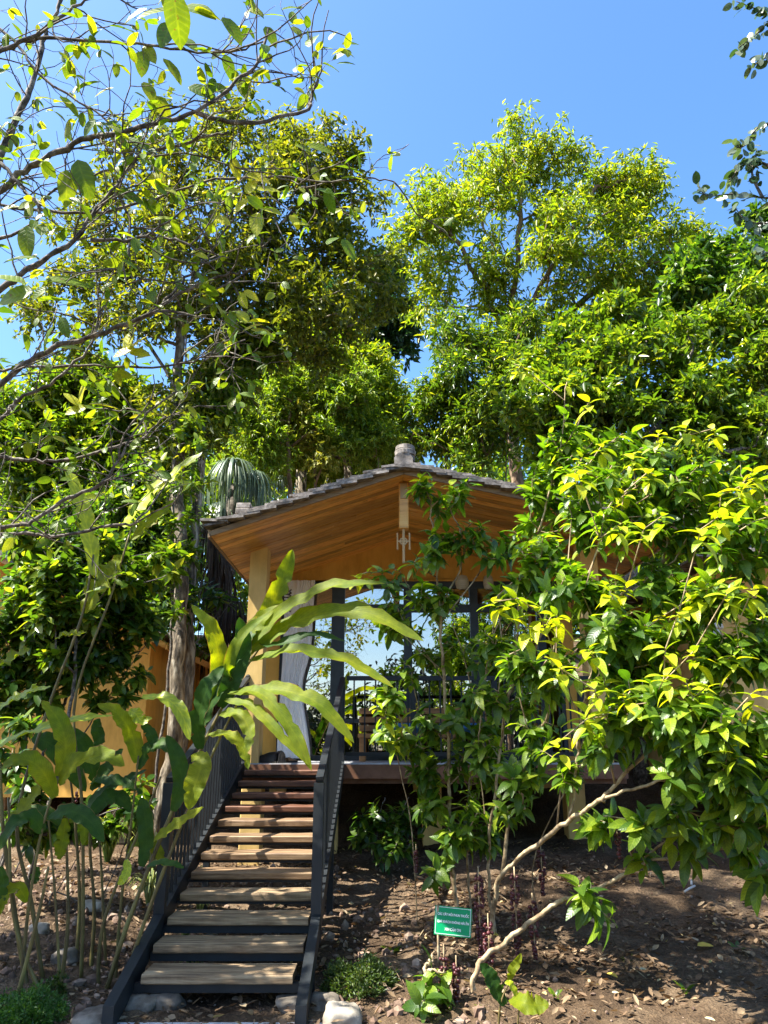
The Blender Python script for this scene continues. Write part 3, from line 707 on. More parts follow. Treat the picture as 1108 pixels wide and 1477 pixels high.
for x, y in ((x0 + .4, yn + .3), (x0 + 2.4, yn + .3), (x0 + 4.5, yn + .3), (x0 + .4, yn + 2.9), (x0 + 4.5, yn + 2.9)):
    mb = MB(); mb.bbox((x - .1, y - .1, float(gz(x, y)) - .2), (x + .1, y + .1, zb - .003), .008); mb.build('stilt', PALEPL, nb)
p = P(1030, 905, yn - .07); WL = surf('white_enamel', (.62, .62, .60), (.74, .74, .72), rough=.5)
t = thing('wall_lamp', 'white wall lamp on the cottage behind the right shrub', 'wall lamp', p)
mb = MB(); mb.lathe([(0, .20), (.05, .19), (.085, .06), (.10, .0), (.09, -.02), (.0, -.02)], p, 14); mb.lathe([(.0, -.03), (.07, -.03), (.075, -.15), (.055, -.2), (0, -.2)], p, 14); mb.build('shade', WL, t, True)
mb = MB(); mb.box((p[0] - .04, p[1] + .06, p[2] - .05), (p[0] + .04, p[1] + .075, p[2] + .08)); mb.build('bracket', STEEL, t)

# ------------------------------------------------------------------ sign
GREEN = surf('green_sign_paint', (.0, .26, .085), (.0, .30, .10), scale=4.0, rough=.35, bump=.0)
SWHITE = surf('white_sign_paint', (.74, .80, .76), (.80, .84, .80), scale=4.0, rough=.5, bump=0)
D_S = 5.5; c = P(653.5, 1329, D_S); ws, hs_ = 53 * PS(653, 1329, D_S), 37.5 * PS(653, 1329, D_S); ro = R(-5.5)
sg = thing('sign', 'small green notice board with white lettering on a stick under the shrub', 'sign', gpt(c[0], D_S))
ca, sa = math.cos(ro), math.sin(ro); tl = R(-14)
def sx(x, y, z):     # board plane -> world: x along board, z up it, y out of it
    X = x * ca - z * sa; Z = x * sa + z * ca
    return (c[0] + X, c[1] + y * math.cos(tl) - Z * math.sin(tl), c[2] + Z * math.cos(tl) + y * math.sin(tl))
def sbox(mb, a, b): mb.box(a, b, lambda V: np.array([sx(*v) for v in V]))
mb = MB(); sbox(mb, (-ws / 2, 0, -hs_ / 2), (ws / 2, .004, hs_ / 2)); mb.build('board', GREEN, sg)
mb = MB(); e = .006; t_ = .0028
for a, b in (((-ws / 2 + e, -.0015, hs_ / 2 - e - t_), (ws / 2 - e, -.0002, hs_ / 2 - e)), ((-ws / 2 + e, -.0015, -hs_ / 2 + e), (ws / 2 - e, -.0002, -hs_ / 2 + e + t_)),
             ((-ws / 2 + e, -.0015, -hs_ / 2 + e + t_), (-ws / 2 + e + t_, -.0002, hs_ / 2 - e - t_)), ((ws / 2 - e - t_, -.0015, -hs_ / 2 + e + t_), (ws / 2 - e, -.0002, hs_ / 2 - e - t_))): sbox(mb, a, b)
mb.build('border', SWHITE, sg)
for txt, zc, wid in (('C\u00c1C C\u00c2Y M\u1edaI PHUN THU\u1ed0C', .24, .86), ('QU\u00dd KH\u00c1CH KH\u00d4NG H\u00c1I \u0102N', -.03, .86), ('XIN C\u1ea2M \u01a0N', -.27, .44)):
    cu = bpy.data.curves.new('lettering', 'FONT'); cu.body = txt; cu.align_x = 'CENTER'; cu.align_y = 'CENTER'; cu.size = .04; cu.offset = .0014; cu.extrude = .0006
    o = bpy.data.objects.new('lettering', cu); COL.objects.link(o); bpy.context.view_layer.update()
    dg = bpy.context.evaluated_depsgraph_get(); me = bpy.data.meshes.new_from_object(o.evaluated_get(dg)); bpy.data.objects.remove(o)
    V = np.array([v.co[:] for v in me.vertices]); V[:, :2] -= (V[:, :2].max(0) + V[:, :2].min(0)) / 2
    fx_ = ws * wid / np.ptp(V[:, 0]); fz = min(fx_ * 1.25, hs_ * .165 / np.ptp(V[:, 1]) )
    W = np.array([sx(v[0] * fx_, -.0016 - v[2], v[1] * fz + zc * hs_) for v in V])
    me.vertices.foreach_set('co', W.astype(np.float32).ravel()); me.update(); link('lettering', me, SWHITE, sg, False)
mb = MB(); q = P(632, 1329, D_S + .02); b_ = gpt(q[0] + .0, D_S + .03)
mb.tube([b_ - (0, 0, .1), (q[0], D_S + .02, c[2] + hs_ * .55)], [.010, .009], 6); mb.build('stick', TWIG, sg, True)
# ------------------------------------------------------------------ foliage materials
M_OLIVE = leaf_mat('olive_leaves', [(0, (.045, .072, .008)), (.5, (.10, .135, .014)), (.85, (.18, .21, .02)), (1, (.27, .25, .03))], .55, .4, (1.7, 1.6, .5))
M_BRIGHT = leaf_mat('bright_green_leaves', [(0, (.10, .19, .010)), (.5, (.20, .29, .014)), (.85, (.32, .37, .018)), (1, (.40, .40, .03))], .55, .45, (1.5, 1.45, .5))
M_CITRUS = leaf_mat('glossy_mid_green_leaves', [(0, (.04, .09, .010)), (.55, (.09, .165, .014)), (.85, (.19, .26, .02)), (1, (.30, .32, .03))], .5, .3, (1.7, 1.7, .5))
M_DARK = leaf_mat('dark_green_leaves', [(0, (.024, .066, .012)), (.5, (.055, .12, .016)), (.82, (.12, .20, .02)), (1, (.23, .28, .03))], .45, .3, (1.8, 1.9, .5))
M_BLUISH = leaf_mat('bluish_green_leaves', [(0, (.015, .05, .022)), (1, (.04, .10, .035))], .35, .4, (1.5, 1.6, .7))
M_BAMBOO = leaf_mat('bamboo_leaves', [(0, (.09, .18, .014)), (.6, (.17, .27, .02)), (1, (.28, .34, .04))], .5, .45, (1.5, 1.45, .5))
M_DRYY = leaf_mat('dry_yellow_leaves', [(0, (.14, .19, .02)), (1, (.30, .31, .04))], .4, .6, (1.3, 1.1, .5))
M_BUSH = leaf_mat('veined_shrub_leaves', [(0, (.035, .09, .012)), (.45, (.08, .16, .016)), (.8, (.15, .245, .02)), (1, (.26, .34, .03))], .5, .36, (1.9, 2.0, .4), vein=9)
M_LIME = leaf_mat('lime_young_leaves', [(0, (.20, .34, .015)), (.5, (.34, .44, .015)), (1, (.46, .50, .02))], .45, .4, (1.3, 1.2, .4), vein=9)
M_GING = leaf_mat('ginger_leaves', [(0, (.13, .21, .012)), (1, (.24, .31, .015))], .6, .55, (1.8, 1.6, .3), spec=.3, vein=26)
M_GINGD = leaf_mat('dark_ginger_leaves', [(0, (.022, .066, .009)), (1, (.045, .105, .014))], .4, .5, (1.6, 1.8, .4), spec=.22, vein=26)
M_LEMON = leaf_mat('broad_branch_leaves', [(0, (.07, .15, .012)), (.6, (.13, .22, .014)), (1, (.24, .29, .02))], .55, .4, (1.7, 1.5, .35), vein=8, spots=True)
M_YELL = leaf_mat('yellow_green_tips', [(0, (.36, .43, .02)), (1, (.52, .52, .03))], .5, .4, (1.25, 1.15, .4), vein=8)
M_GREY = leaf_mat('grey_backed_round_leaves', [(0, (.03, .075, .03)), (.5, (.06, .10, .06)), (1, (.16, .20, .16))], .3, .3, (1.5, 1.7, .5))
M_PALM = leaf_mat('grey_green_palm_leaf', [(0, (.07, .12, .07)), (1, (.20, .26, .19))], .25, .35, (1.4, 1.5, .6))
M_DEAD = leaf_mat('dead_palm_leaf', [(0, (.035, .022, .013)), (1, (.10, .06, .035))], .2, .8, (1.2, 1, .7))
M_LITTER = leaf_mat('leaf_litter', [(0, (.07, .042, .022)), (.45, (.16, .10, .055)), (.8, (.24, .17, .10)), (.96, (.36, .29, .19)), (1, (.45, .37, .12))], .2, .8, (1.2, 1, .7))
M_GRASS = leaf_mat('grass_blades', [(0, (.05, .11, .018)), (.7, (.11, .18, .03)), (1, (.28, .30, .08))], .4, .5, (1.5, 1.4, .5))
BERRY = surf('dark_red_berry', (.04, .009, .011), (.09, .02, .022), scale=30.0, rough=.35, bump=0, island=.3)

T5 = tmpl(5, .42, fold=.10, droop=.22, tip=.8, base=.75)
T7 = tmpl(8, .46, fold=.12, droop=.45, tip=.8, base=.72, wave=.006)
T7w = tmpl(8, .50, fold=.10, droop=.20, tip=.85, base=.62, wave=.008)
TN = lf4(.16, .3, .25); TM = lf4(.40, .35, .18); TW = lf4(.52, .3, .1)

def stem(*pts): return [P(a, b, d) for a, b, d in pts]
def base(px, d, *pts):
    p = P(px, 900, d); x0 = p[0]
    return [gpt(x0, d, -.08)] + [P(a, b, e) for a, b, e in pts]

# ------------------------------------------------------------------ big trees behind
# tall bright tree right of the sky gap
tree('broadleaf_tree', 'tall airy bright yellow green tree towering over the bungalow roof on the right', 'tree',
     [base(752, 17, (748, 800, 17), (740, 600, 17), (735, 470, 16.8), (752, 330, 16.6), (745, 240, 16.5)),
      stem((738, 520, 17), (700, 420, 16.6), (650, 340, 16.2)), stem((740, 480, 16.8), (800, 380, 16.4), (860, 270, 16.2)), stem((742, 560, 17), (830, 440, 17.2), (930, 380, 17.2)),
      stem((746, 400, 16.6), (700, 330, 16.4), (690, 260, 16.4))],
     [(738, 222, 48, 16.5), (790, 218, 36, 16.2), (700, 262, 44, 16.6), (760, 285, 62, 16.2), (690, 300, 60, 16.8), (618, 312, 44, 16.2), (650, 300, 46, 16.5), (850, 262, 52, 16.4), (905, 262, 46, 16.8),
      (880, 330, 72, 16.6), (800, 350, 60, 16), (630, 370, 44, 16.3), (600, 340, 26, 16.3), (690, 385, 50, 16.5), (935, 330, 40, 17), (960, 390, 60, 17.4), (1000, 360, 36, 17.4), (880, 420, 64, 17), (930, 450, 50, 17), (1040, 400, 40, 17.6), (770, 480, 44, 16.8), (860, 490, 40, 17), (640, 440, 34, 16.5), (725, 450, 40, 16.8), (820, 440, 44, 17), (990, 440, 50, 17.6)],
     900, .15, .009, dict(per=60, twig=.60, ll=.15, droop=.6, up=.8, spread=.8, ntw=5, mat=M_BRIGHT, T=lf4(.30, .3, .3)), BARKB, wig=.03, shell=.36, keep=.012)
# dense olive tree, left of centre
tree('broadleaf_tree', 'dense olive green tree with a pale mottled trunk, filling the upper left', 'tree',
     [base(246, 8.9, (247, 1100, 8.9), (255, 950, 8.9), (262, 800, 9.1), (255, 640, 9.3), (262, 480, 9.6), (300, 330, 9.8), (340, 220, 10)),
      stem((258, 600, 9.4), (330, 480, 9.8), (430, 380, 10.2)), stem((262, 480, 9.6), (400, 330, 10), (470, 240, 10.2)), stem((258, 560, 9.4), (180, 450, 9.8), (120, 340, 10)), stem((262, 440, 9.6), (230, 320, 9.8), (220, 240, 9.8))],
     [(330, 205, 62, 10), (400, 200, 56, 10.2), (455, 215, 56, 10.3), (505, 262, 50, 10.4), (360, 270, 76, 9.8), (430, 300, 84, 10), (510, 340, 62, 10.4), (545, 400, 44, 10.6), (470, 400, 80, 10.2),
      (380, 390, 84, 9.8), (300, 330, 76, 9.6), (300, 430, 76, 9.6), (540, 460, 40, 10.6), (420, 480, 66, 10), (330, 520, 60, 9.6), (250, 240, 52, 9.8), (220, 330, 56, 9.8), (215, 440, 64, 9.6), (270, 560, 50, 9.4), (480, 480, 50, 10.3), (240, 180, 34, 9.9), (140, 480, 40, 9.6), (160, 300, 44, 9.8), (170, 400, 46, 9.6), (110, 400, 34, 9.8), (100, 320, 26, 9.9), (60, 440, 36, 9.8), (180, 220, 30, 9.9), (240, 620, 34, 9.2), (290, 640, 26, 9.3)],
     1350, .085, .006, dict(per=44, twig=.32, ll=.095, droop=.3, up=.9, spread=.85, ntw=5, mat=M_OLIVE, T=TM), BARKP, wig=.015, shell=.4, keep=.01)
tree('broadleaf_tree', 'slender pale trunk rising close beside the mottled trunk, with a thin leafy top', 'tree',
     [base(268, 9.5, (272, 1000, 9.5), (275, 850, 9.6), (290, 690, 9.8), (300, 560, 10), (330, 430, 10.2))],
     [(300, 610, 34, 9.8), (330, 560, 40, 10), (350, 480, 44, 10.2), (240, 690, 34, 9.6)], 240, .06, .006,
     dict(per=50, twig=.3, ll=.12, droop=.35, up=.9, spread=.85, ntw=5, mat=M_CITRUS, T=TM), BARKP, wig=.01, keep=.01)
# bluish far tree by the sky gap
tree('broadleaf_tree', 'dark bluish green tree at the left side of the sky gap', 'tree',
     [base(478, 21, (480, 640, 21), (480, 540, 21), (520, 440, 21), (555, 390, 21))],
     [(556, 400, 34, 21), (562, 450, 32, 21), (535, 500, 36, 21), (570, 500, 24, 21), (500, 440, 50, 21), (520, 540, 40, 21), (470, 520, 50, 21.5), (450, 470, 60, 22)], 420, .16, .012,
     dict(per=54, twig=.5, ll=.24, droop=.4, ntw=5, mat=M_BLUISH, T=TM), BARKP, keep=.02)
# feathery trees between
tree('feathery_tree', 'thin feathery tree with upright stems right behind the roof ridge', 'tree',
     [base(690, 14.5, (690, 700, 14.5), (688, 600, 14.5), (660, 500, 14.5)), base(640, 14.8, (642, 700, 14.8), (640, 600, 14.8), (650, 540, 14.8)), base(725, 14.2, (728, 680, 14.2), (740, 560, 14.2))],
     [(660, 500, 42, 14.5), (700, 530, 52, 14.3), (628, 575, 26, 14.8), (650, 580, 46, 14.6), (720, 600, 50, 14), (610, 630, 32, 15), (680, 640, 46, 14.2), (760, 560, 50, 14), (745, 500, 40, 14.5), (600, 600, 24, 15)], 620, .05, .008,
     dict(per=42, twig=.42, ll=.15, droop=.45, ntw=4, mat=M_CITRUS, T=lf4(.24, .3, .25)), BARKB, keep=.009)
tree('bamboo', 'pale green bamboo thicket between the palm and the roof ridge', 'bamboo',
     [base(420, 16, (420, 760, 16), (415, 640, 16), (400, 560, 16)), base(470, 16.5, (470, 760, 16.5), (472, 620, 16.5), (490, 540, 16.5)), base(520, 17, (522, 760, 17), (520, 640, 17), (530, 560, 17)), base(552, 17, (552, 760, 17), (550, 650, 17), (560, 580, 17))],
     [(380, 630, 46, 16), (420, 590, 46, 16), (420, 650, 50, 15.6), (470, 590, 50, 16.4), (500, 640, 50, 16.4), (470, 660, 44, 16), (530, 590, 42, 17), (545, 640, 40, 17), (575, 590, 26, 17.4), (585, 650, 24, 17.4), (360, 680, 40, 15.6)], 760, .05, .010,
     dict(per=44, twig=.5, ll=.20, droop=.6, ntw=4, mat=M_BAMBOO, T=TN), surf('bamboo_culm', (.16, .17, .07), (.30, .29, .14), rough=.5), keep=.011, bf=.5)
tree('feathery_tree', 'drooping spray of yellowing foliage hanging in front of the bamboo', 'tree',
     [base(452, 13.6, (455, 760, 13.6), (450, 640, 13.6), (430, 580, 13.6)), stem((448, 620, 13.6), (462, 610, 13.3), (466, 660, 13.2))],
     [(436, 605, 22, 13.4), (455, 635, 16, 13.3), (466, 660, 11, 13.2)], 34, .03, .005, dict(per=36, twig=.36, ll=.10, droop=.9, ntw=4, mat=M_DRYY, T=TM), BARKB, keep=.008)
tree('feathery_tree', 'airy yellow green tree between the dense olive tree and the roof ridge', 'tree',
     [base(500, 15, (500, 760, 15), (495, 620, 15), (470, 520, 15)), base(540, 15.5, (545, 740, 15.5), (550, 600, 15.5))],
     [(390, 560, 46, 14.6), (440, 520, 44, 14.8), (500, 530, 46, 15), (470, 580, 46, 15), (540, 560, 40, 15.4), (420, 620, 40, 14.8), (560, 610, 34, 15.6), (380, 510, 36, 14.6), (350, 610, 36, 14.6)], 640, .06, .007,
     dict(per=46, twig=.45, ll=.13, droop=.4, ntw=4, mat=M_BRIGHT, T=lf4(.34, .3, .25)), BARKB, keep=.009)
tree('feathery_tree', 'fresh light green young tree just behind the left roof slope', 'tree',
     [base(420, 13.2, (420, 760, 13.2), (415, 640, 13.2), (420, 580, 13.2)), base(500, 13.6, (500, 740, 13.6), (498, 630, 13.6), (510, 590, 13.6))],
     [(390, 640, 36, 13), (415, 585, 38, 13.2), (470, 600, 36, 13.4), (520, 625, 34, 13.6), (360, 605, 30, 13), (450, 545, 34, 13.4), (510, 570, 34, 13.6), (550, 640, 24, 13.8)], 520, .045, .006,
     dict(per=46, twig=.36, ll=.11, droop=.45, ntw=4, mat=M_BAMBOO, T=lf4(.28, .3, .25)), BARKB, keep=.008)
# right hand mass
tree('broadleaf_tree', 'broad glossy green tree with a leaning bare limb behind the big shrub', 'tree',
     [base(905, 11, (910, 760, 11), (935, 640, 11), (980, 560, 10.9), (1000, 500, 10.8)), stem((930, 660, 11), (880, 560, 11), (850, 480, 11)), stem((960, 590, 11), (1050, 540, 11.4), (1090, 470, 11.4))],
     [(790, 535, 44, 11.2), (850, 505, 44, 11.2), (915, 480, 40, 11.2), (985, 500, 44, 11.2), (1050, 465, 44, 11.4), (1100, 480, 46, 11.4), (1080, 430, 26, 11.4), (900, 440, 22, 11.2), (830, 580, 58, 10.8), (900, 560, 60, 10.6), (980, 580, 56, 10.8), (1060, 560, 66, 11.2), (780, 620, 46, 11), (880, 650, 54, 10.4), (1010, 660, 56, 10.6), (1090, 640, 54, 10.8), (950, 700, 50, 10.4)],
     1150, .11, .007, dict(per=42, twig=.30, ll=.13, droop=.25, up=1.0, spread=.8, ntw=5, mat=M_CITRUS, T=TM), BARKD, wig=.015, keep=.009, shell=.3)
tree('broadleaf_tree', 'dark leafy tree high at the right edge under the overhanging twigs', 'tree',
     [base(1120, 14.5, (1110, 700, 14.5), (1090, 500, 14.5), (1060, 400, 14.5)), stem((1095, 520, 14.5), (1130, 420, 14.5), (1140, 330, 14.5))],
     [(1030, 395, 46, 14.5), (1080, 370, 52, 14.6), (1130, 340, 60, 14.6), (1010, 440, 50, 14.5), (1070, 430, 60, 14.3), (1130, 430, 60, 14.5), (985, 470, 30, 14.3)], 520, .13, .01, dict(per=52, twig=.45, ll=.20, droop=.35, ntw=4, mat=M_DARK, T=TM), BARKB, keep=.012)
# left hand mass
tree('broadleaf_tree', 'light green citrus like tree at the far left behind the cottage', 'tree',
     [base(70, 11.5, (72, 900, 11.5), (80, 720, 11.5), (60, 600, 11.5)), stem((76, 720, 11.5), (130, 640, 11.3), (160, 570, 11.2)), stem((76, 760, 11.5), (20, 680, 11.5), (0, 600, 11.5))],
     [(20, 610, 46, 11.5), (70, 570, 50, 11.4), (130, 570, 52, 11.2), (180, 600, 46, 11), (30, 680, 56, 11.4), (100, 650, 62, 11), (170, 670, 54, 10.8), (-20, 600, 50, 11.6), (60, 740, 56, 11.2), (150, 740, 54, 10.8), (210, 640, 40, 10.8)],
     900, .10, .007, dict(per=46, twig=.34, ll=.13, droop=.3, up=1.0, ntw=4, mat=M_CITRUS, T=TM), BARKB, keep=.01)
tree('broadleaf_tree', 'shaded dark green tree between the mottled trunk and the left cottage roof', 'tree',
     [base(190, 10, (188, 950, 10), (185, 800, 10), (200, 700, 10)), stem((187, 850, 10), (220, 760, 9.6), (240, 720, 9.6))],
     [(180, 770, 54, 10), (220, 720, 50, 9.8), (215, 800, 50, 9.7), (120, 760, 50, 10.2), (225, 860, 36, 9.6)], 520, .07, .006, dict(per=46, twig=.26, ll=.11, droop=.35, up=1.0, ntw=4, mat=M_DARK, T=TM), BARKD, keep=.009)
# far wood on the rising ground: one mass
def woods():
    n = 3400; ang = rng.uniform(R(-44), R(44), n); rr = rng.uniform(24, 40, n)
    x = rr * np.sin(ang) * 1.1; y = 6 + rr * np.cos(ang); gap = np.abs(x / y - .035) < .055
    top = np.where(gap, 3.5, 9 + 2.5 * np.sin(x * .45) + 1.5 * np.sin(x * 1.3)); z = gz(x, y) + rng.random(n) ** .8 * top
    c = np.stack([x, y, z], 1); k = 26
    pos = np.repeat(c, k, 0) + rng.normal(0, .55, (n * k, 3)); d = rng.normal(size=(n * k, 3)) + (0, 0, -.5); nn = rng.normal(size=(n * k, 3)) * .5 + (0, 0, .8)
    o = link('woods', leaves_mesh('woods', TM, pos, d, nn, rng.uniform(.3, .6, n * k)), M_CITRUS); tag(o, 'green wood on the slope far behind the bungalow', 'woods', kind='stuff')
woods()

# palms behind the roof corner
def frond(mb, ap, az, n=54, L=1.0, spread=1.5, out=.30):
    """drooping fan leaf: narrow segments falling from its top"""
    T = []; ap = np.array(ap)
    for i in range(n):
        a = az + (i / (n - 1) - .5) * 2 * spread + rng.normal(0, .16); r = out * rng.uniform(.12, 1.1); l = L * rng.uniform(.75, 1.05) * (1.08 - .25 * r / out)
        h = np.array((math.sin(a), -math.cos(a), 0))
        q = spline([ap, ap + h * r * .5 + (0, 0, .02), ap + h * r * .92 + (0, 0, -.34 * l * min(1, r / out)), ap + h * r * 1.08 + (0, 0, -.6 * l), ap + h * r * 1.05 + (0, 0, -l)], 11)
        wv = np.cross(h, (0, 0, 1)); w = rng.uniform(.009, .018) * np.sin(np.linspace(.5, math.pi, 11))[:, None]
        nrm = h * .008
        V = np.empty((33, 3)); V[0::3] = q - wv * w; V[1::3] = q + nrm; V[2::3] = q + wv * w
        Q = np.array([(b * 3 + s, b * 3 + s + 1, b * 3 + s + 4, b * 3 + s + 3) for b in range(10) for s in (0, 1)]); mb.quads(V, Q)
ap = P(338, 668, 12.2); bx = float(ap[0])
pt = thing('fan_palm', 'fan palm with a drooping grey green leaf behind the left end of the bungalow roof', 'palm', gpt(bx, 12.4))
mb = MB(); mb.tube(spline([gpt(bx - .1, 12.4, -.1), (bx - .1, 12.4, 2.6), (bx, 12.35, ap[2] - .35)], 14), .12, 10); mb.build('trunk', BARKD, pt, True)
s1 = PS(338, 700, 12.2)
for a, az, L, ou, sp_ in (((338, 668, 12.0), 0, 84 * s1, 38 * s1, 2.4), ((368, 684, 12.3), .8, 58 * s1, 26 * s1, 1.8), ((322, 730, 12.5), -1.0, 80 * s1, 30 * s1, 1.6)):
    mb = MB(); frond(mb, P(*a), az, L=L, out=ou, spread=sp_, n=110)
    k = P(*a); mb.tube(spline([(bx, 12.35, ap[2] - .45), (bx * .5 + k[0] * .5, (12.35 + k[1]) / 2, k[2] - .05), k], 8), .018, 5); mb.build('frond', M_PALM, pt, True)
mb = MB()
for k in range(7): frond(mb, P(322 + rng.uniform(-22, 26), 760 + k * 26, 11.9), k * 1.7, n=46, L=1.1, out=.34)
mb.build('dead_frond_skirt', M_DEAD, pt, True)
ap = P(418, 694, 14.5); pt = thing('fan_palm', 'pale arching palm leaf low behind the roof shingles beside the cut stump', 'palm', gpt(float(ap[0]) + .3, 14.6))
mb = MB(); mb.tube([gpt(ap[0] + .3, 14.6, -.1), ap + (.3, .1, -.4)], .09, 8); mb.build('trunk', BARKD, pt, True)
for a, az in (((408, 690, 14.4), -.6),):
    k = P(*a); mb = MB(); frond(mb, k, az, n=50, L=.40, out=.30); mb.tube(spline([ap + (.3, .1, -.45), k], 4), .015, 5); mb.build('frond', M_PALM, pt, True)
# cut trunks standing behind the roof
for px, y0, r, lab in ((435, 679, 8, 'grey cut tree stump standing behind the roof beside the pale palm leaf'), (503, 657, 6, 'cut tree stump standing behind the roof just left of the ridge')):
    p = P(px, y0, 14.2); s = PS(px, y0, 14.2)
    t = thing('tree_stump', lab, 'stump', gpt(p[0], 14.2)); mb = MB(); mb.tube([gpt(p[0], 14.2, -.2), (p[0] - .02, 14.2, p[2] * .6), p], [r * s * 1.2, r * s * 1.05, r * s], 10); mb.build('trunk', BARKP, t, True)

M_WOODB = leaf_mat('silhouette_leaves', [(0, (.006, .015, .006)), (1, (.02, .04, .014))], .1, .6)  # leaf colour darkened so the sunlit wood mirrors as a silhouette
# ------------------------------------------------------------------ bare branched tree overhead (trunk just outside the left edge)
def walk_twigs(lines, n, seg, steps, rad, out, up=.0, spread=.55, start=.25):
    """crooked twigs leaving the given lines"""
    L = [np.asarray(l) for l in lines]; wl = np.array([len(l) for l in L], float)
    for _ in range(n):
        l = L[rng.choice(len(L), p=wl / wl.sum())]; i = int(rng.integers(max(1, int(start * len(l))), len(l)))
        t = unit(l[min(i, len(l) - 1)] - l[i - 1]); d = unit(t * .8 + rng.normal(size=3) * .75 + (0, 0, up)); p = l[min(i, len(l) - 1)]; q = [p]
        for _k in range(int(steps * rng.uniform(.6, 1.3)) + 2):
            d = unit(d + rng.normal(size=3) * spread * .6 + (0, 0, up * .3)); p = p + d * seg * rng.uniform(.6, 1.3); q.append(p)
        out.append((np.array(q), rad * rng.uniform(.7, 1.2)))
bt = thing('overhanging_tree', 'nearly bare tree reaching in overhead from the left with sparse broad leaves', 'tree', gpt(-2.6, 2.7))
trunk = spline([gpt(-2.6, 2.7, -.1), (-2.55, 2.7, 1.2), (-2.35, 2.75, 2.4), (-2.15, 2.8, 3.6)], 14)
BR = [  # px, py, depth ... , radius px at the start
 ([(-160, 420, 2.75), (0, 276, 2.7), (55, 235, 2.7), (116, 204, 2.7), (168, 192, 2.65), (217, 179, 2.6), (283, 162, 2.6), (344, 116, 2.6), (374, 86, 2.6), (387, 40, 2.6)], 6.5),
 ([(283, 162, 2.6), (354, 177, 2.7), (440, 159, 2.8), (450, 141, 2.8), (462, 100, 2.8)], 4),
 ([(-60, 420, 3.0), (0, 232, 3.0), (30, 162, 3.0), (50, 110, 3.0), (65, 50, 3.0), (86, 8, 3.0), (95, -40, 3)], 7.5),
 ([(-120, 470, 2.8), (0, 415, 2.7), (45, 386, 2.7), (106, 348, 2.7), (131, 313, 2.7), (167, 268, 2.7), (202, 227, 2.7), (283, 202, 2.7), (330, 190, 2.7)], 6),
 ([(131, 345, 2.7), (177, 346, 2.7), (243, 342, 2.7), (290, 360, 2.7), (330, 372, 2.7)], 3.2),
 ([(-120, 620, 2.9), (0, 553, 2.9), (60, 510, 2.9), (116, 490, 2.9), (167, 473, 2.9), (222, 448, 2.9), (278, 414, 2.9), (330, 395, 2.9), (369, 389, 2.9)], 6),
 ([(-80, 690, 3.1), (0, 605, 3.1), (30, 575, 3.1), (80, 548, 3.1), (130, 500, 3.1), (150, 440, 3.1)], 4.5),
 ([(-80, 540, 3.2), (0, 533, 3.2), (101, 528, 3.2), (217, 530, 3.2), (283, 520, 3.2), (354, 490, 3.2)], 3.2),
 ([(-80, 660, 3.3), (0, 660, 3.3), (60, 665, 3.3), (101, 662, 3.3), (180, 640, 3.3), (202, 634, 3.3), (240, 600, 3.3)], 4),
 ([(-80, 790, 3.2), (0, 761, 3.2), (45, 753, 3.2), (91, 723, 3.2), (147, 698, 3.2), (172, 662, 3.2), (210, 600, 3.2), (260, 560, 3.2)], 4.5),
 ([(-60, 770, 3.3), (35, 768, 3.3), (81, 773, 3.3), (172, 758, 3.3), (202, 748, 3.3), (245, 690, 3.4)], 4),
 ([(-100, 130, 2.5), (0, 75, 2.5), (50, 50, 2.5), (110, 10, 2.5), (150, -20, 2.5)], 5),
 ([(-100, 110, 2.6), (0, 72, 2.6), (55, 56, 2.6), (150, 60, 2.6), (228, 68, 2.6), (325, 76, 2.6), (380, 60, 2.6)], 4),
 ([(0, 235, 2.6), (30, 270, 2.6), (60, 300, 2.6), (90, 330, 2.6)], 3),
 ([(-60, 20, 2.7), (20, 60, 2.7), (60, 110, 2.7), (150, 170, 2.7), (185, 210, 2.7)], 3.5),
 ([(-60, 300, 3.0), (0, 298, 3), (100, 306, 3), (180, 300, 3.0), (300, 262, 3), (400, 255, 3), (470, 262, 3), (530, 258, 3), (568, 262, 3)], 3.2),
 ([(-60, 360, 2.8), (40, 330, 2.8), (70, 280, 2.8), (140, 250, 2.8), (250, 220, 2.8), (340, 240, 2.8), (420, 260, 2.8)], 3.2),
 ([(222, 448, 2.9), (270, 400, 2.9), (300, 370, 2.9), (330, 320, 2.9)], 2.6), ([(167, 268, 2.7), (190, 330, 2.7), (180, 400, 2.7), (220, 450, 2.7)], 2.2),
]
lines = []; mb = MB()
for k, (pts, r) in enumerate(BR):
    w = stem(*pts); 
    if pts[0][0] < -40:                                   # runs on to the trunk beyond the picture's edge
        tz = trunk[np.argmin(np.abs(trunk[:, 2] - (w[0][2] - .25)))]; w = [tz, (tz + w[0]) / 2 + (0, 0, .05)] + w
    q = spline(w, len(w) * 5); q[1:-1] += rng.normal(0, .004, (len(q) - 2, 3)); lines.append(q)
    rr = .85 * r * PS(*pts[1]); mb.tube(q, np.linspace(rr * 1.15, rr * .35, len(q)) * (1 + rng.normal(0, .09, len(q))), 7)
mb.build('branch', BARKD, bt, True)
mb = MB(); mb.tube(trunk, np.linspace(.11, .06, 14), 10); mb.build('trunk', BARKD, bt, True)
tw = []; walk_twigs(lines, 230, .06, 5, .0040, tw, up=.1, spread=.34)
tw2 = []; walk_twigs([t[0] for t in tw], 520, .036, 3, .0022, tw2, up=.05, start=.15, spread=.4)
mb = MB()
for q, r in tw + tw2:
    q2 = q; mb.tube(q2, np.linspace(r, r * .45, len(q2)), 4 if r > .003 else 3, cap=False)
mb.build('twig', BARKD, bt, True)
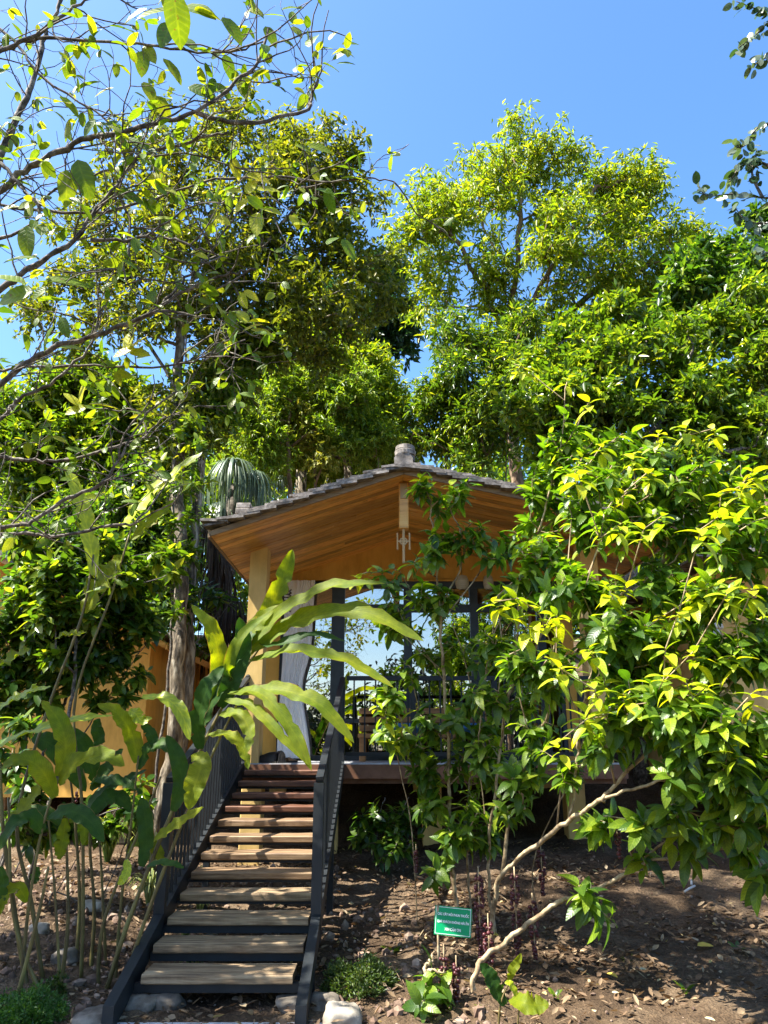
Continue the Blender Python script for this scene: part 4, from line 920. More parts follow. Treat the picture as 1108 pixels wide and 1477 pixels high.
# broad leaves: the ones the picture shows (px, py, depth, length px, direction deg, material)
tips = [t[0][-1] for t in tw + tw2]
def leaf_list(spec, T, wsc=1.0):
    pos, dr, nn, ll = [], [], [], []
    for px, py, d, l, ang in spec:
        a = R(ang); h = np.array((math.cos(a), rng.uniform(-.35, .35), math.sin(a))); pos.append(P(px, py, d) - h * l * PS(px, py, d) * .5); dr.append(h)
        nn.append(np.array((rng.normal() * .3, -.75 + rng.normal() * .25, .55 + rng.normal() * .2))); ll.append(l * PS(px, py, d) * 1.08)
    return np.array(pos), np.array(dr), np.array(nn), np.array(ll)
LL = [(256, 25, 2.3, 70, -80), (285, 12, 2.4, 60, -30), (225, 15, 2.4, 55, 200), (300, 18, 2.4, 46, -20), (335, 40, 2.5, 46, -50), (240, 45, 2.4, 50, -100), (128, 120, 2.5, 42, 175), (92, 95, 2.5, 36, 195), (90, 145, 2.5, 38, 140), (100, 150, 2.5, 36, -40), (62, 140, 2.5, 26, 10),
      (205, 88, 2.6, 40, -85), (215, 75, 2.6, 34, -60), (250, 100, 2.6, 40, -45), (290, 130, 2.6, 44, -25), (322, 130, 2.6, 34, -40), (352, 122, 2.7, 42, -80), (330, 95, 2.7, 34, -70), (235, 155, 2.6, 36, -60), (180, 40, 2.5, 40, 150), (195, 20, 2.5, 40, 200),
      (450, 56, 2.8, 40, 82), (468, 68, 2.8, 24, 30), (505, 62, 2.8, 26, 20), (500, 74, 2.8, 26, -20), (498, 90, 2.8, 26, 0), (478, 95, 2.8, 30, -30), (428, 44, 2.8, 24, -50), (448, 112, 2.8, 22, -40), (480, 50, 2.8, 20, 60), (414, 60, 2.8, 20, -30), (464, 102, 2.8, 24, -10), (490, 78, 2.8, 24, 190),
      (97, 268, 2.6, 52, -85), (120, 255, 2.6, 58, -70), (185, 280, 2.7, 44, -12), (195, 205, 2.7, 40, -20), (38, 345, 2.6, 48, -85), (10, 400, 2.4, 60, 160), (22, 425, 2.4, 56, 190), (25, 372, 2.5, 46, 20), (95, 404, 2.6, 56, 5), (85, 430, 2.6, 66, 2), (68, 486, 2.6, 40, -120), (92, 470, 2.7, 32, -70), (100, 500, 2.8, 38, 5),
      (500, 240, 3.0, 46, 15), (515, 256, 3.0, 46, -5), (470, 275, 3.0, 36, -20), (475, 288, 3.0, 36, -80), (490, 278, 3.0, 24, 15), (503, 358, 3.0, 34, -55), (480, 345, 3.0, 30, 60), (437, 212, 3.0, 24, -20), (460, 212, 3.0, 34, -10), (455, 250, 3.0, 22, -70), (535, 277, 3.0, 20, 10),
      (20, 170, 2.6, 30, -10), (35, 210, 2.6, 40, 170), (10, 300, 2.6, 34, 190), (60, 330, 2.7, 30, 100), (150, 130, 2.6, 30, 190), (215, 130, 2.6, 36, -60), (270, 60, 2.6, 40, -40), (395, 20, 2.7, 30, 20), (420, 10, 2.7, 30, 30), (365, 10, 2.7, 36, -30), (390, 50, 2.7, 32, -60)]
YL = [(340, 242, 2.8, 30, -70), (335, 275, 2.8, 26, -170), (348, 295, 2.8, 30, -150), (370, 285, 2.8, 30, -20), (388, 272, 2.8, 36, 25), (390, 302, 2.8, 34, -20), (370, 320, 2.8, 40, -88), (362, 268, 2.8, 30, 70), (372, 255, 2.8, 34, -10), (385, 285, 2.8, 26, 10),
      (245, 250, 2.8, 26, 10), (225, 255, 2.8, 30, 160), (320, 316, 2.8, 26, -30), (425, 318, 2.9, 26, -60), (435, 322, 2.9, 24, 20), (350, 432, 2.9, 26, -70), (362, 425, 2.9, 24, -30), (350, 455, 2.9, 34, 110), (372, 462, 2.9, 30, 20), (378, 478, 2.9, 36, -20), (365, 470, 2.9, 30, 200), (290, 368, 2.8, 20, -20), (280, 362, 2.8, 16, 170),
      (185, 490, 3.0, 34, 80), (196, 495, 3.0, 34, 60), (180, 506, 3.0, 34, 190), (200, 508, 3.0, 30, -10), (120, 560, 3.2, 46, 85), (104, 575, 3.2, 30, 130), (150, 583, 3.2, 40, 10), (110, 590, 3.2, 30, 200), (55, 290, 2.8, 26, 150)]
pos, dr, nn, ll = leaf_list(LL, T7w); link('foliage', leaves_mesh('foliage', T7w, pos, dr, nn, ll), M_LEMON, bt)
pos, dr, nn, ll = leaf_list(YL, T7w); o = link('foliage', leaves_mesh('foliage', T7w, pos, dr, nn, ll), M_YELL, bt); o['label'] = 'yellow green young leaves'
tipA = np.array(tips); k = rng.random(len(tipA)) < .58; tp = np.repeat(tipA[k], 3, 0)
link('foliage', leaves_mesh('foliage', T7w, tp, rng.normal(size=tp.shape) + (0, 0, -.3), rng.normal(size=tp.shape) * .4 + (0, -.4, .6), rng.uniform(.03, .08, len(tp))), M_LEMON, bt)

# leafy twigs hanging in from a tree beyond the right edge
rt = thing('overhanging_tree', 'round leaved twigs reaching in from a tree beyond the right edge of the sky', 'tree', gpt(3.3, 4.2))
tr2 = spline([gpt(3.3, 4.2, -.1), (3.2, 4.2, 2), (3.1, 4.2, 4.6), (3.0, 4.2, 6.6)], 12); mb = MB(); mb.tube(tr2, np.linspace(.12, .05, 12), 10)
RB = [[(1250, 60, 4.2), (1150, 20, 4.2), (1100, 15, 4.2), (1062, 2, 4.2)], [(1180, 70, 4.2), (1120, 30, 4.2), (1085, 55, 4.2), (1066, 68, 4.2)], [(1230, 120, 4.2), (1130, 80, 4.2), (1085, 94, 4.2)], [(1250, 240, 4.2), (1150, 190, 4.2), (1100, 180, 4.2), (1074, 210, 4.2), (1062, 212, 4.2)],
      [(1250, 330, 4.3), (1150, 290, 4.3), (1100, 285, 4.3), (1060, 280, 4.3), (1020, 282, 4.3), (1008, 268, 4.3)], [(1150, 270, 4.3), (1100, 235, 4.3), (1070, 240, 4.3), (1052, 262, 4.3)], [(1180, 350, 4.3), (1120, 325, 4.3), (1080, 320, 4.3), (1060, 300, 4.3)], [(1180, 390, 4.3), (1120, 370, 4.3), (1096, 360, 4.3)], [(1100, 285, 4.3), (1085, 250, 4.3), (1092, 215, 4.3)]]
LP = []; LD = []
for b in RB:
    w = stem(*b)
    if b[0][0] > 1150: tz = tr2[np.argmin(np.abs(tr2[:, 2] - w[0][2] + .3))]; w = [tz] + w
    q = spline(w, 30); mb.tube(q, np.linspace(.012, .003, 30), 5)
    for i in range(8, 30):
        for s in (1, -1): LP.append(q[i] + rng.normal(0, .02, 3)); LD.append(unit(q[i] - q[i - 1]) * .5 + np.array((0, s * .5, -.5 + s * .6)) + rng.normal(0, .3, 3))
mb.build('trunk', BARKD, rt, True); LP = np.array(LP); LD = np.array(LD)
link('crown', leaves_mesh('crown', tmpl(6, .62, fold=.08, droop=.12, tip=.9, base=.55), LP, LD, rng.normal(size=LP.shape) * .6 + (0, 0, .5), rng.uniform(.05, .09, len(LP))), M_GREY, rt)

# ------------------------------------------------------------------ shrubs
def rosettes(ends, dirs, per, ll, T, arch=.55, jl=.42):
    n = len(ends); d0 = unit(np.asarray(dirs)); pos = np.repeat(ends, per, 0); a = (np.tile(np.arange(per), n) * 2.39996 + np.repeat(rng.uniform(0, 6, n), per))
    d0 = np.repeat(d0, per, 0); e1 = unit(np.cross(d0, (.3, .9, .2))); e2 = np.cross(d0, e1)
    out = e1 * np.cos(a)[:, None] + e2 * np.sin(a)[:, None]; lvl = np.tile(np.arange(per), n)[:, None] / per
    d = unit(out + d0 * (.75 - .7 * lvl) + rng.normal(0, .15, pos.shape) - (0, 0, arch) * lvl * 1.5); pos = pos - d0 * lvl * ll * .8
    return pos, d, unit(d0 * .8 + (0, 0, .5) + rng.normal(0, .2, pos.shape)), ll * (1 + jl * rng.uniform(-1, 1, len(pos)))
def berries(pt, parent, n, L, r=.0125):
    n = int(n * .8); bm = bmesh.new(); pt = np.array(pt)
    for i in range(n):
        t = rng.random(); a = rng.uniform(0, 6.28); rr = min(.02, L * .06) * (.4 + math.sin(math.pi * min(1, t + .15)))
        M = bmesh.ops.create_icosphere(bm, subdivisions=1, radius=r * rng.uniform(.75, 1.2))
        for v in M['verts']: v.co += Vector(tuple(pt + (rr * math.cos(a), rr * math.sin(a), -L * t)))
    me = bpy.data.meshes.new('fruit_cluster'); bm.to_mesh(me); bm.free(); o = link('fruit_cluster', me, BERRY, parent)
    mb = MB(); mb.tube([pt + (0, 0, .05), pt - (0, 0, L)], .004, 4); mb.build('fruit_stalk', TWIG, o, True); return o
def shrub(name, label, stems, blobs, natt, Rt, r0, ll, per, mat, T, limes=(), bark=TWIG, bf=.55, shell=.6, pw=.55, lime_ll=None, limeper=7, frac=0.0, sk=0, sf=.48):
    stems = [np.array(s, float) for s in stems]; t = thing(name, label, 'shrub', stems[0][0])
    att = blob_points(split(blobs, sk, sf) if sk else blobs, natt, shell)
    lp = np.array([P(*l) for l in limes]) if len(limes) else np.zeros((0, 3)); nl = len(lp)
    att = np.vstack([att, lp]); X, par, n0 = skeleton([spline(s, max(5, len(s) * 4)) for s in stems], att, bf)
    mb = MB(); branch_mesh(mb, X, par, Rt, r0, wig=.005, kmax=8, pw=pw); mb.build('stem', bark, t, True)
    islime = np.zeros(len(X), bool)
    if nl:
        for k in range(n0, len(X)):
            if np.min(((lp - X[k]) ** 2).sum(1)) < 1e-9: islime[k] = True
    idx = np.arange(n0, len(X)); hi = np.zeros(len(X), bool)
    if frac: hi[idx] = rng.random(len(idx)) < frac
    g_ = idx[~islime[idx]]
    dr = unit(X[g_] - X[par[g_]]) + (0, -.15, .55)
    pos, d, nn, l = rosettes(X[g_], dr, per, ll, T); m = link('foliage', leaves_mesh('foliage', T, pos, d, nn, l), mat, t)
    if nl:
        g2 = idx[islime[idx]]; pos, d, nn, l = rosettes(X[g2], np.tile((0, -.25, 1.0), (len(g2), 1)) + rng.normal(0, .2, (len(g2), 3)), limeper, lime_ll or ll * 1.05, T, .5)
        o = link('foliage', leaves_mesh('foliage', T, pos, d, nn, l), M_LIME, t); o['label'] = 'lime young leaves at the shoot tips'
    return t, X, par, n0
LIMES = [(745, 862, 4.4), (712, 868, 4.4), (760, 905, 4.4), (795, 890, 4.5), (800, 925, 4.5), (775, 880, 4.4), (990, 615, 4.8), (950, 625, 4.8), (1030, 618, 4.8), (915, 655, 4.9), (870, 640, 4.9), (820, 545, 5.2), (850, 580, 5.1), (742, 525, 5.2), (755, 530, 5.2),
         (880, 850, 4.5), (905, 845, 4.5), (1030, 845, 4.4), (1060, 855, 4.4), (1010, 850, 4.5), (990, 985, 4.2), (960, 975, 4.2), (1020, 990, 4.2), (1095, 690, 4.6), (1070, 700, 4.6), (1100, 730, 4.6), (1040, 715, 4.7), (980, 880, 4.4), (1040, 1050, 4.1), (1060, 1080, 4.1), (850, 935, 4.5), (960, 935, 4.4), (1000, 940, 4.3), (840, 660, 4.9), (1085, 680, 4.5), (1060, 945, 4.3), (900, 1000, 4.4), (1085, 1000, 4.2)]
LIMES += [(rng.uniform(790, 1108), rng.uniform(650, 1080), rng.uniform(4.0, 4.8)) for _ in range(26)]
sh, Xb, pb, nb_ = shrub('shrub', 'big rambling shrub with veined leaves and lime shoot tips covering the right side', [
      base(690, 6.2, (720, 1272, 6.0), (770, 1222, 5.6), (820, 1185, 5.2), (870, 1152, 4.9), (940, 1130, 4.7), (1010, 1100, 4.5)),
      stem((822, 1183, 5.2), (832, 1110, 5.1), (836, 1060, 5.0), (850, 980, 4.9), (880, 900, 4.9), (890, 820, 4.9)), stem((840, 1050, 5), (815, 980, 4.8), (795, 930, 4.6), (780, 890, 4.5)),
      base(700, 6.3, (705, 1250, 6.2), (720, 1100, 6), (740, 960, 5.9), (760, 840, 5.7), (785, 740, 5.4), (810, 640, 5.3), (815, 560, 5.2)), stem((735, 1000, 6), (770, 940, 5.8), (800, 860, 5.5), (860, 760, 5.2), (940, 680, 5), (985, 630, 4.9)),
      base(760, 6.6, (770, 1240, 6.4), (840, 1100, 6), (930, 960, 5.6), (1000, 860, 5.2), (1060, 760, 5)), stem((870, 1152, 4.9), (960, 1060, 4.7), (1040, 1000, 4.5), (1090, 940, 4.5)), stem((700, 1180, 6.2), (690, 1080, 6.1), (700, 980, 6), (712, 900, 5.8)), stem((735, 1000, 6), (745, 900, 5.6), (748, 870, 4.9), (745, 862, 4.4))],
     [(820, 700, 56, 5.2), (880, 720, 60, 5), (800, 780, 54, 5.2), (870, 800, 62, 5), (950, 700, 58, 5), (1010, 700, 52, 4.9), (960, 780, 64, 4.9), (1040, 780, 60, 4.8), (1090, 760, 50, 4.7), (840, 880, 60, 4.9), (920, 880, 66, 4.8), (1000, 880, 62, 4.7), (1070, 860, 56, 4.6),
      (860, 960, 56, 4.8), (940, 960, 62, 4.6), (1020, 960, 60, 4.5), (1090, 960, 50, 4.5), (900, 1040, 54, 4.6), (980, 1040, 60, 4.4), (1050, 1040, 58, 4.3), (1040, 1110, 48, 4.3), (980, 1110, 40, 4.4), (1090, 1120, 46, 4.3), (820, 620, 36, 5.3), (790, 680, 30, 5.4), (900, 650, 36, 5.2), (775, 830, 34, 5.3), (1080, 690, 40, 4.8), (770, 960, 34, 5.1), (1085, 1180, 30, 4.4), (970, 1165, 22, 4.6), (780, 1060, 30, 5.4), (740, 1010, 32, 5.7), (720, 920, 30, 5.6), (760, 1110, 30, 5.6), (820, 1110, 30, 5.2), (860, 1080, 34, 5), (700, 1090, 28, 6), (740, 1170, 26, 5.9), (800, 1000, 34, 5.2), (730, 860, 26, 5.6), (1100, 1060, 40, 4.3), (870, 1190, 22, 5), (795, 715, 30, 5.5), (765, 690, 22, 5.6), (800, 650, 26, 5.4), (760, 760, 26, 5.6), (700, 1000, 24, 5.8), (1040, 1180, 26, 4.5), (930, 1180, 20, 4.8)],
     1550, .021, .004, .103, 5, M_BUSH, T7, LIMES, sk=5, sf=.52)
for px, py, d, n, L in ((690, 1262, 5.5, 120, .50), (742, 1262, 5.6, 130, .56), (704, 1330, 5.3, 90, .36), (600, 1228, 6.2, 40, .14), (640, 1375, 5.0, 70, .3), (658, 1392, 5.0, 60, .22), (780, 1225, 6.0, 70, .3), (890, 1195, 5.0, 30, .16), (768, 1300, 5.6, 70, .34)): berries(P(px, py, d), sh, n, L)
shrub('shrub', 'long low bough creeping right over the bare soil with drooping leaves', [
      base(668, 5.1, (690, 1395, 5.1), (740, 1350, 5.3), (800, 1305, 5.4), (870, 1278, 5.4), (930, 1246, 5.3), (1000, 1236, 5.2), (1045, 1222, 5.1)), stem((905, 1258, 5.35), (912, 1240, 5.3), (908, 1220, 5.3))],
     [(1075, 1225, 22, 5), (1010, 1232, 14, 5.1), (850, 1300, 18, 5.3), (870, 1320, 14, 5.2), (930, 1230, 18, 5.3), (1095, 1255, 20, 4.8), (1000, 1200, 26, 5), (840, 1290, 16, 5.3)], 34, .016, .004, .13, 6, M_BUSH, T7)
shrub('shrub', 'slender upright shrub in front of the window right of the stairs', [
      base(655, 6.4, (652, 1250, 6.4), (648, 1100, 6.3), (640, 980, 6.2), (634, 880, 6.1), (626, 780, 6), (620, 720, 5.9)), base(598, 6.6, (592, 1180, 6.5), (575, 1100, 6.4), (562, 1050, 6.2), (556, 1010, 6)), base(668, 6.5, (672, 1200, 6.4), (690, 1040, 6.3), (704, 960, 6.2)),
      stem((640, 980, 6.2), (600, 920, 6.2), (575, 880, 6.1), (560, 840, 6)), stem((634, 880, 6.1), (670, 800, 6.1), (650, 735, 6)), stem((690, 1040, 6.3), (670, 950, 6.2), (652, 900, 6.1)), stem((636, 900, 6.1), (690, 830, 6.1), (720, 790, 6.1), (690, 770, 6))],
     [(622, 720, 24, 5.9), (600, 700, 14, 5.9), (668, 715, 20, 6), (640, 780, 24, 6), (610, 800, 26, 6), (680, 770, 24, 6), (715, 790, 22, 6), (560, 830, 22, 6), (615, 860, 30, 6.1), (560, 890, 26, 6.1), (650, 850, 20, 6.1), (645, 930, 18, 6.2), (600, 960, 20, 6.2), (560, 1010, 22, 6), (570, 1050, 22, 6.1), (620, 1040, 24, 6.3), (680, 1010, 24, 6.3), (640, 1110, 30, 6.3), (690, 1110, 30, 6.3), (600, 1120, 22, 6.4), (650, 1200, 34, 6.2), (700, 1200, 26, 6.2), (620, 1170, 20, 6.3), (690, 930, 22, 6.2), (725, 860, 18, 6.1), (700, 1060, 24, 6.2), (660, 1050, 24, 6.2), (590, 1080, 22, 6.3), (680, 1160, 26, 6.2), (640, 1250, 22, 6.2)],
     480, .018, .004, .10, 5, M_BUSH, T7, [(545, 1010, 5.9), (555, 1030, 5.9), (530, 825, 6), (580, 1040, 6), (650, 700, 6), (606, 690, 5.9), (515, 830, 6), (570, 1070, 6), (690, 760, 6), (620, 800, 6)], sk=3, sf=.6)
shrub('shrub', 'low leafy sapling sprouting beside the green sign', [base(612, 4.95, (615, 1400, 4.95), (622, 1385, 4.97), (626, 1372, 5.0)), stem((617, 1400, 4.95), (640, 1400, 4.9))],
     [(628, 1405, 12, 4.95), (618, 1425, 18, 4.9), (640, 1425, 12, 4.9), (612, 1445, 14, 4.8)], 12, .014, .003, .105, 5, M_BUSH, T7)
shrub('shrub', 'bushy dark shrub in front of the left cottage', [base(40, 7.6, (50, 1120, 7.6), (90, 1020, 7.6), (120, 930, 7.5)), base(30, 7.6, (30, 1100, 7.6), (20, 1000, 7.6), (40, 880, 7.5)), base(60, 7.7, (110, 1080, 7.7), (160, 1000, 7.7), (210, 930, 7.6))],
     [(40, 840, 46, 7.5), (100, 830, 48, 7.5), (150, 850, 46, 7.5), (60, 900, 46, 7.5), (130, 910, 46, 7.5), (185, 880, 40, 7.6), (200, 830, 40, 7.7), (80, 960, 36, 7.5), (30, 950, 34, 7.5), (160, 960, 26, 7.6), (20, 1020, 24, 7.5), (140, 1010, 16, 7.6), (180, 930, 26, 7.6), (100, 780, 40, 7.6), (50, 780, 40, 7.6), (200, 970, 14, 7.6), (70, 920, 44, 7.4), (10, 900, 40, 7.4), (120, 960, 34, 7.4), (15, 980, 34, 7.4), (215, 900, 26, 7.5), (60, 1000, 26, 7.4), (180, 1000, 16, 7.5)],
     1200, .020, .003, .12, 6, M_DARK, T5, [], BARKD)
for o in [o for o in COL.objects if o.get('label', '').startswith('bushy dark shrub')]:
    for px, py, n in ((18, 1085, 10), (48, 1115, 14), (60, 1140, 8), (112, 1140, 8), (20, 1110, 9)): berries(P(px, py, 7.4), o, n, .10, .013)
shrub('shrub', 'lighter green shrub spilling over the top of the cottage roof edge at left', [base(85, 7.2, (90, 1080, 7.2), (110, 950, 7.2), (100, 860, 7.2))], [(30, 800, 34, 7.1), (90, 830, 36, 7.1), (150, 800, 34, 7.2), (40, 880, 34, 7.1), (120, 890, 34, 7.1), (190, 850, 30, 7.2), (60, 950, 26, 7.1), (235, 810, 26, 7.4)], 330, .016, .003, .12, 6, M_CITRUS, T5, [], BARKD, sk=3, sf=.6)
shrub('shrub', 'leafy climber wrapped round the pale mottled trunk', [base(238, 8.6, (240, 1000, 8.6), (250, 850, 8.6), (250, 700, 8.8), (255, 620, 9))], [(235, 690, 34, 8.7), (275, 640, 34, 8.9), (225, 760, 32, 8.6), (285, 730, 22, 8.8), (230, 830, 28, 8.5), (270, 810, 20, 8.6), (225, 620, 34, 9), (290, 690, 18, 8.9), (262, 880, 14, 8.5)], 300, .016, .003, .10, 6, M_CITRUS, T5, [], BARKD, sk=3, sf=.6)
shrub('shrub', 'low dark shrub among the canes in front of the cottage footing', [base(30, 6.6, (30, 1180, 6.6), (40, 1110, 6.6)), base(110, 6.7, (115, 1230, 6.7), (110, 1180, 6.7)), base(180, 6.8, (182, 1210, 6.8), (188, 1150, 6.8))], [(15, 1090, 30, 6.5), (55, 1130, 28, 6.5), (110, 1185, 26, 6.6), (150, 1200, 24, 6.7), (190, 1160, 20, 6.7), (20, 1180, 28, 6.5), (75, 1200, 26, 6.5), (200, 1120, 14, 6.8), (40, 1050, 20, 6.6)], 190, .014, .003, .11, 6, M_DARK, T5, [], BARKD, sk=3, sf=.6)
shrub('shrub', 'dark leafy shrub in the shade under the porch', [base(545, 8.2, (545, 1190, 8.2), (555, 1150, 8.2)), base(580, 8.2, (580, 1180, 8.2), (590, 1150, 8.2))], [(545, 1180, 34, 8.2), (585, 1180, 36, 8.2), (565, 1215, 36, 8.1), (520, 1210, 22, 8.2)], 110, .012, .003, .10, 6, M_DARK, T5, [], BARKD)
shrub('shrub', 'leafy shrub growing behind the stair foot posts near the mottled trunk', [base(300, 9.8, (305, 1000, 9.8), (310, 900, 9.8))], [(310, 860, 26, 9.8), (300, 930, 22, 9.8)], 50, .014, .003, .11, 5, M_DARK, T5, [], BARKD)

# ------------------------------------------------------------------ ginger plants with big strap leaves
def strap(pts, wpx, nrm=(0, -.8, .6), fold=.22, wave=.055, rows=26, base_w=.15, tip=.75):
    q3 = spline([P(*p) for p in pts], rows); T = unit(np.gradient(q3, axis=0)); n = np.array(nrm, float) + np.zeros((rows, 3))
    B = unit(np.cross(T, n)); Nn = np.cross(B, T); t = np.linspace(0, 1, rows)
    wd = wpx * PS(*pts[len(pts) // 2]) * .43 * (((t + .03) ** .55 * (1.0 - t) ** .62 * 1.72)); pin = np.ones((2, rows))
    for _ in range(int(rng.integers(0, 4))): pin[int(rng.integers(0, 2)), int(rng.integers(5, rows - 3))] *= rng.uniform(.35, .7)
    ph = rng.uniform(0, 6, 2); cols = [-1, -.55, 0, .55, 1]; V = []; U = []
    for r in range(rows):
        for s in cols:
            wv = wave * wd[r] * (math.sin(t[r] * 21 + ph[0 if s < 0 else 1]) + .7 * math.sin(t[r] * 47 + ph[1 if s < 0 else 0])) * abs(s) ** 2 * 4
            V.append(q3[r] + B[r] * wd[r] * s * (pin[0 if s < 0 else 1, r] if abs(s) > .9 else 1) + Nn[r] * (fold * wd[r] * abs(s) + wv)); U.append(((s + 1) / 2, t[r]))
    Q = np.array([(r * 5 + c, r * 5 + c + 1, (r + 1) * 5 + c + 1, (r + 1) * 5 + c) for r in range(rows - 1) for c in range(4)])
    return mesh_np('leaf', np.array(V), Q.ravel(), np.full(len(Q), 4), np.array(U))
def ginger(label, canes, leaves, name='ginger_plant', cat='ginger plant'):
    r0 = canes[0][0]; t = thing(name, label, cat, gpt(P(*r0)[0], r0[2]))
    for c in canes:
        c = list(c); rad = c.pop() if not isinstance(c[-1], tuple) else 5
        w = stem(*c); b = w[0]; w[0] = gpt(b[0], c[0][2], -.05)
        q = spline(w, 22); rr = rad * PS(*c[0]) * .36; mb = MB(); mb.tube(q, np.linspace(rr * 1.15, rr * .6, 22) * (1 + .12 * (np.arange(22) % 4 == 0)), 8); mb.build('cane', CANE, t, True)
    for l in leaves:
        pts, wpx = l[0], l[1]; m = M_GING if len(l) < 3 or l[2] is None else l[2]; n = l[3] if len(l) > 3 else (rng.normal() * .2, -.75, .65)
        link('leaf', strap(pts, wpx, n), m, t)
    return t
D = 5.25
ginger('tall ginger plant whose long leaves arch over the stair railing and the porch post', [
    [(150, 1440, 5.25), (185, 1330, 5.25), (240, 1190, 5.3), (300, 1060, 5.35), (350, 970, 5.4), (400, 900, 5.4), 9], [(172, 1445, 5.2), (205, 1340, 5.2), (262, 1190, 5.2), (310, 1080, 5.2), (345, 1010, 5.2), 8], [(140, 1440, 5.3), (150, 1330, 5.3), (200, 1200, 5.3), (232, 1120, 5.3), 7]],
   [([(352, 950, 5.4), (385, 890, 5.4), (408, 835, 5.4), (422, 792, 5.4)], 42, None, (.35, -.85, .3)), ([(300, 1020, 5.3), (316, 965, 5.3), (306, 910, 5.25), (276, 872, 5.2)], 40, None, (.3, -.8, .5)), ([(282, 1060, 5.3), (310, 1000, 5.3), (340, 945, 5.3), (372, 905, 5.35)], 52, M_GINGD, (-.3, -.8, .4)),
    ([(345, 945, 5.35), (410, 880, 5.3), (480, 845, 5.2), (556, 842, 5.1)], 36), ([(360, 940, 5.35), (430, 895, 5.3), (520, 882, 5.15), (612, 925, 5.0)], 46, None, (0, -.85, .5)), ([(360, 955, 5.35), (420, 938, 5.2), (500, 952, 5.1), (568, 992, 5.0)], 36, None, (.05, -.7, .7)),
    ([(335, 1000, 5.3), (400, 995, 5.15), (460, 1015, 5.05), (511, 1072, 5.0)], 40, None, (.05, -.8, .6)), ([(330, 1000, 5.25), (375, 1000, 5.1), (420, 1050, 5.0), (450, 1112, 4.95)], 34, None, (-.3, -.5, .8)), ([(325, 1010, 5.2), (362, 1018, 5.1), (400, 1055, 5.0), (446, 1104, 4.95)], 26), ([(318, 1030, 5.2), (345, 1030, 5.1), (360, 1055, 5.05), (358, 1084, 5.0)], 32),
    ([(285, 1085, 5.1), (290, 1105, 5.0), (280, 1135, 4.95), (272, 1168, 4.95)], 48, None, (.1, -.95, .25)), ([(222, 1212, 5.15), (245, 1196, 5.1), (270, 1180, 5.05), (294, 1164, 5.0)], 30, None, (-.3, -.7, .6)), ([(205, 1005, 5.2), (240, 1008, 5.15), (262, 1030, 5.1), (274, 1068, 5.05)], 32, M_LIME, (-.1, -.6, .8)),
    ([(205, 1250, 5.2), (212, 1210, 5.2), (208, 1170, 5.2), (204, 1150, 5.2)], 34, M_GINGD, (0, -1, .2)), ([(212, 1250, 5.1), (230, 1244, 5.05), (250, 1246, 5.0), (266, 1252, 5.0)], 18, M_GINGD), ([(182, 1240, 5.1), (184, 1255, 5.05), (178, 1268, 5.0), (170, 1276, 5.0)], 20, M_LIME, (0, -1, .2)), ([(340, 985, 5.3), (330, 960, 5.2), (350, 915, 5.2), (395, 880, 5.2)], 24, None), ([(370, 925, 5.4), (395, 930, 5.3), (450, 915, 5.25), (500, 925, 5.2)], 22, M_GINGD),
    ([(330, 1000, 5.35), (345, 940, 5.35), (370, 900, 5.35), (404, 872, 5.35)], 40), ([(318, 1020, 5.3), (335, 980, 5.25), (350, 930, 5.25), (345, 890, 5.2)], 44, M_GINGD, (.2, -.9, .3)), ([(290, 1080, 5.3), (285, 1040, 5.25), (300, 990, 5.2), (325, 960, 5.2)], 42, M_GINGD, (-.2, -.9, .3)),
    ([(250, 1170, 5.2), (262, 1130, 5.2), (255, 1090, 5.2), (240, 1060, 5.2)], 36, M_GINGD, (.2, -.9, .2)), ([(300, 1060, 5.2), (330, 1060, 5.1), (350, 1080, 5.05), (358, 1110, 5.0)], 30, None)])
ginger('ginger plant with tall lime leaves standing behind the bare branches at left', [
    [(62, 1440, 5.3), (45, 1300, 5.3), (25, 1180, 5.3), (70, 1020, 5.4), (118, 890, 5.4), (135, 800, 5.4), 8], [(40, 1440, 5.2), (22, 1320, 5.2), (5, 1200, 5.2), (0, 1100, 5.2), 10], [(115, 1440, 5.4), (120, 1300, 5.4), (118, 1150, 5.4), (108, 1010, 5.4), (160, 860, 5.4), (190, 760, 5.4), 7]],
   [([(136, 830, 5.4), (128, 770, 5.4), (114, 720, 5.4), (94, 668, 5.4)], 36, M_LIME, (.5, -.8, .3)), ([(178, 760, 5.4), (205, 728, 5.4), (245, 690, 5.4), (292, 652, 5.4)], 42, M_LIME, (-.3, -.75, .5)), ([(190, 778, 5.4), (215, 755, 5.4), (235, 738, 5.4), (254, 720, 5.4)], 32), ([(124, 885, 5.4), (140, 850, 5.4), (160, 825, 5.4), (176, 800, 5.4)], 62, None, (-.4, -.8, .2)),
    ([(225, 700, 5.4), (250, 692, 5.4), (270, 700, 5.4), (260, 712, 5.4)], 14, M_LIME), ([(-20, 1085, 5.2), (40, 1058, 5.1), (100, 1040, 5.1), (165, 1032, 5.1)], 38, M_LIME, (0, -.45, .9)), ([(-30, 1030, 5.1), (10, 1015, 5.1), (40, 1000, 5.1), (74, 990, 5.1)], 40, M_LIME, (0, -.5, .9)), ([(8, 1205, 5.1), (25, 1180, 5.1), (45, 1155, 5.1), (60, 1128, 5.1)], 44, None, (-.4, -.8, .4)),
    ([(-20, 972, 5.0), (0, 960, 5.0), (22, 948, 5.0), (44, 936, 5.0)], 60, None, (.1, -.5, .9)), ([(80, 922, 5.2), (95, 915, 5.2), (110, 916, 5.2), (126, 912, 5.2)], 34, None, (.1, -.4, .9))])
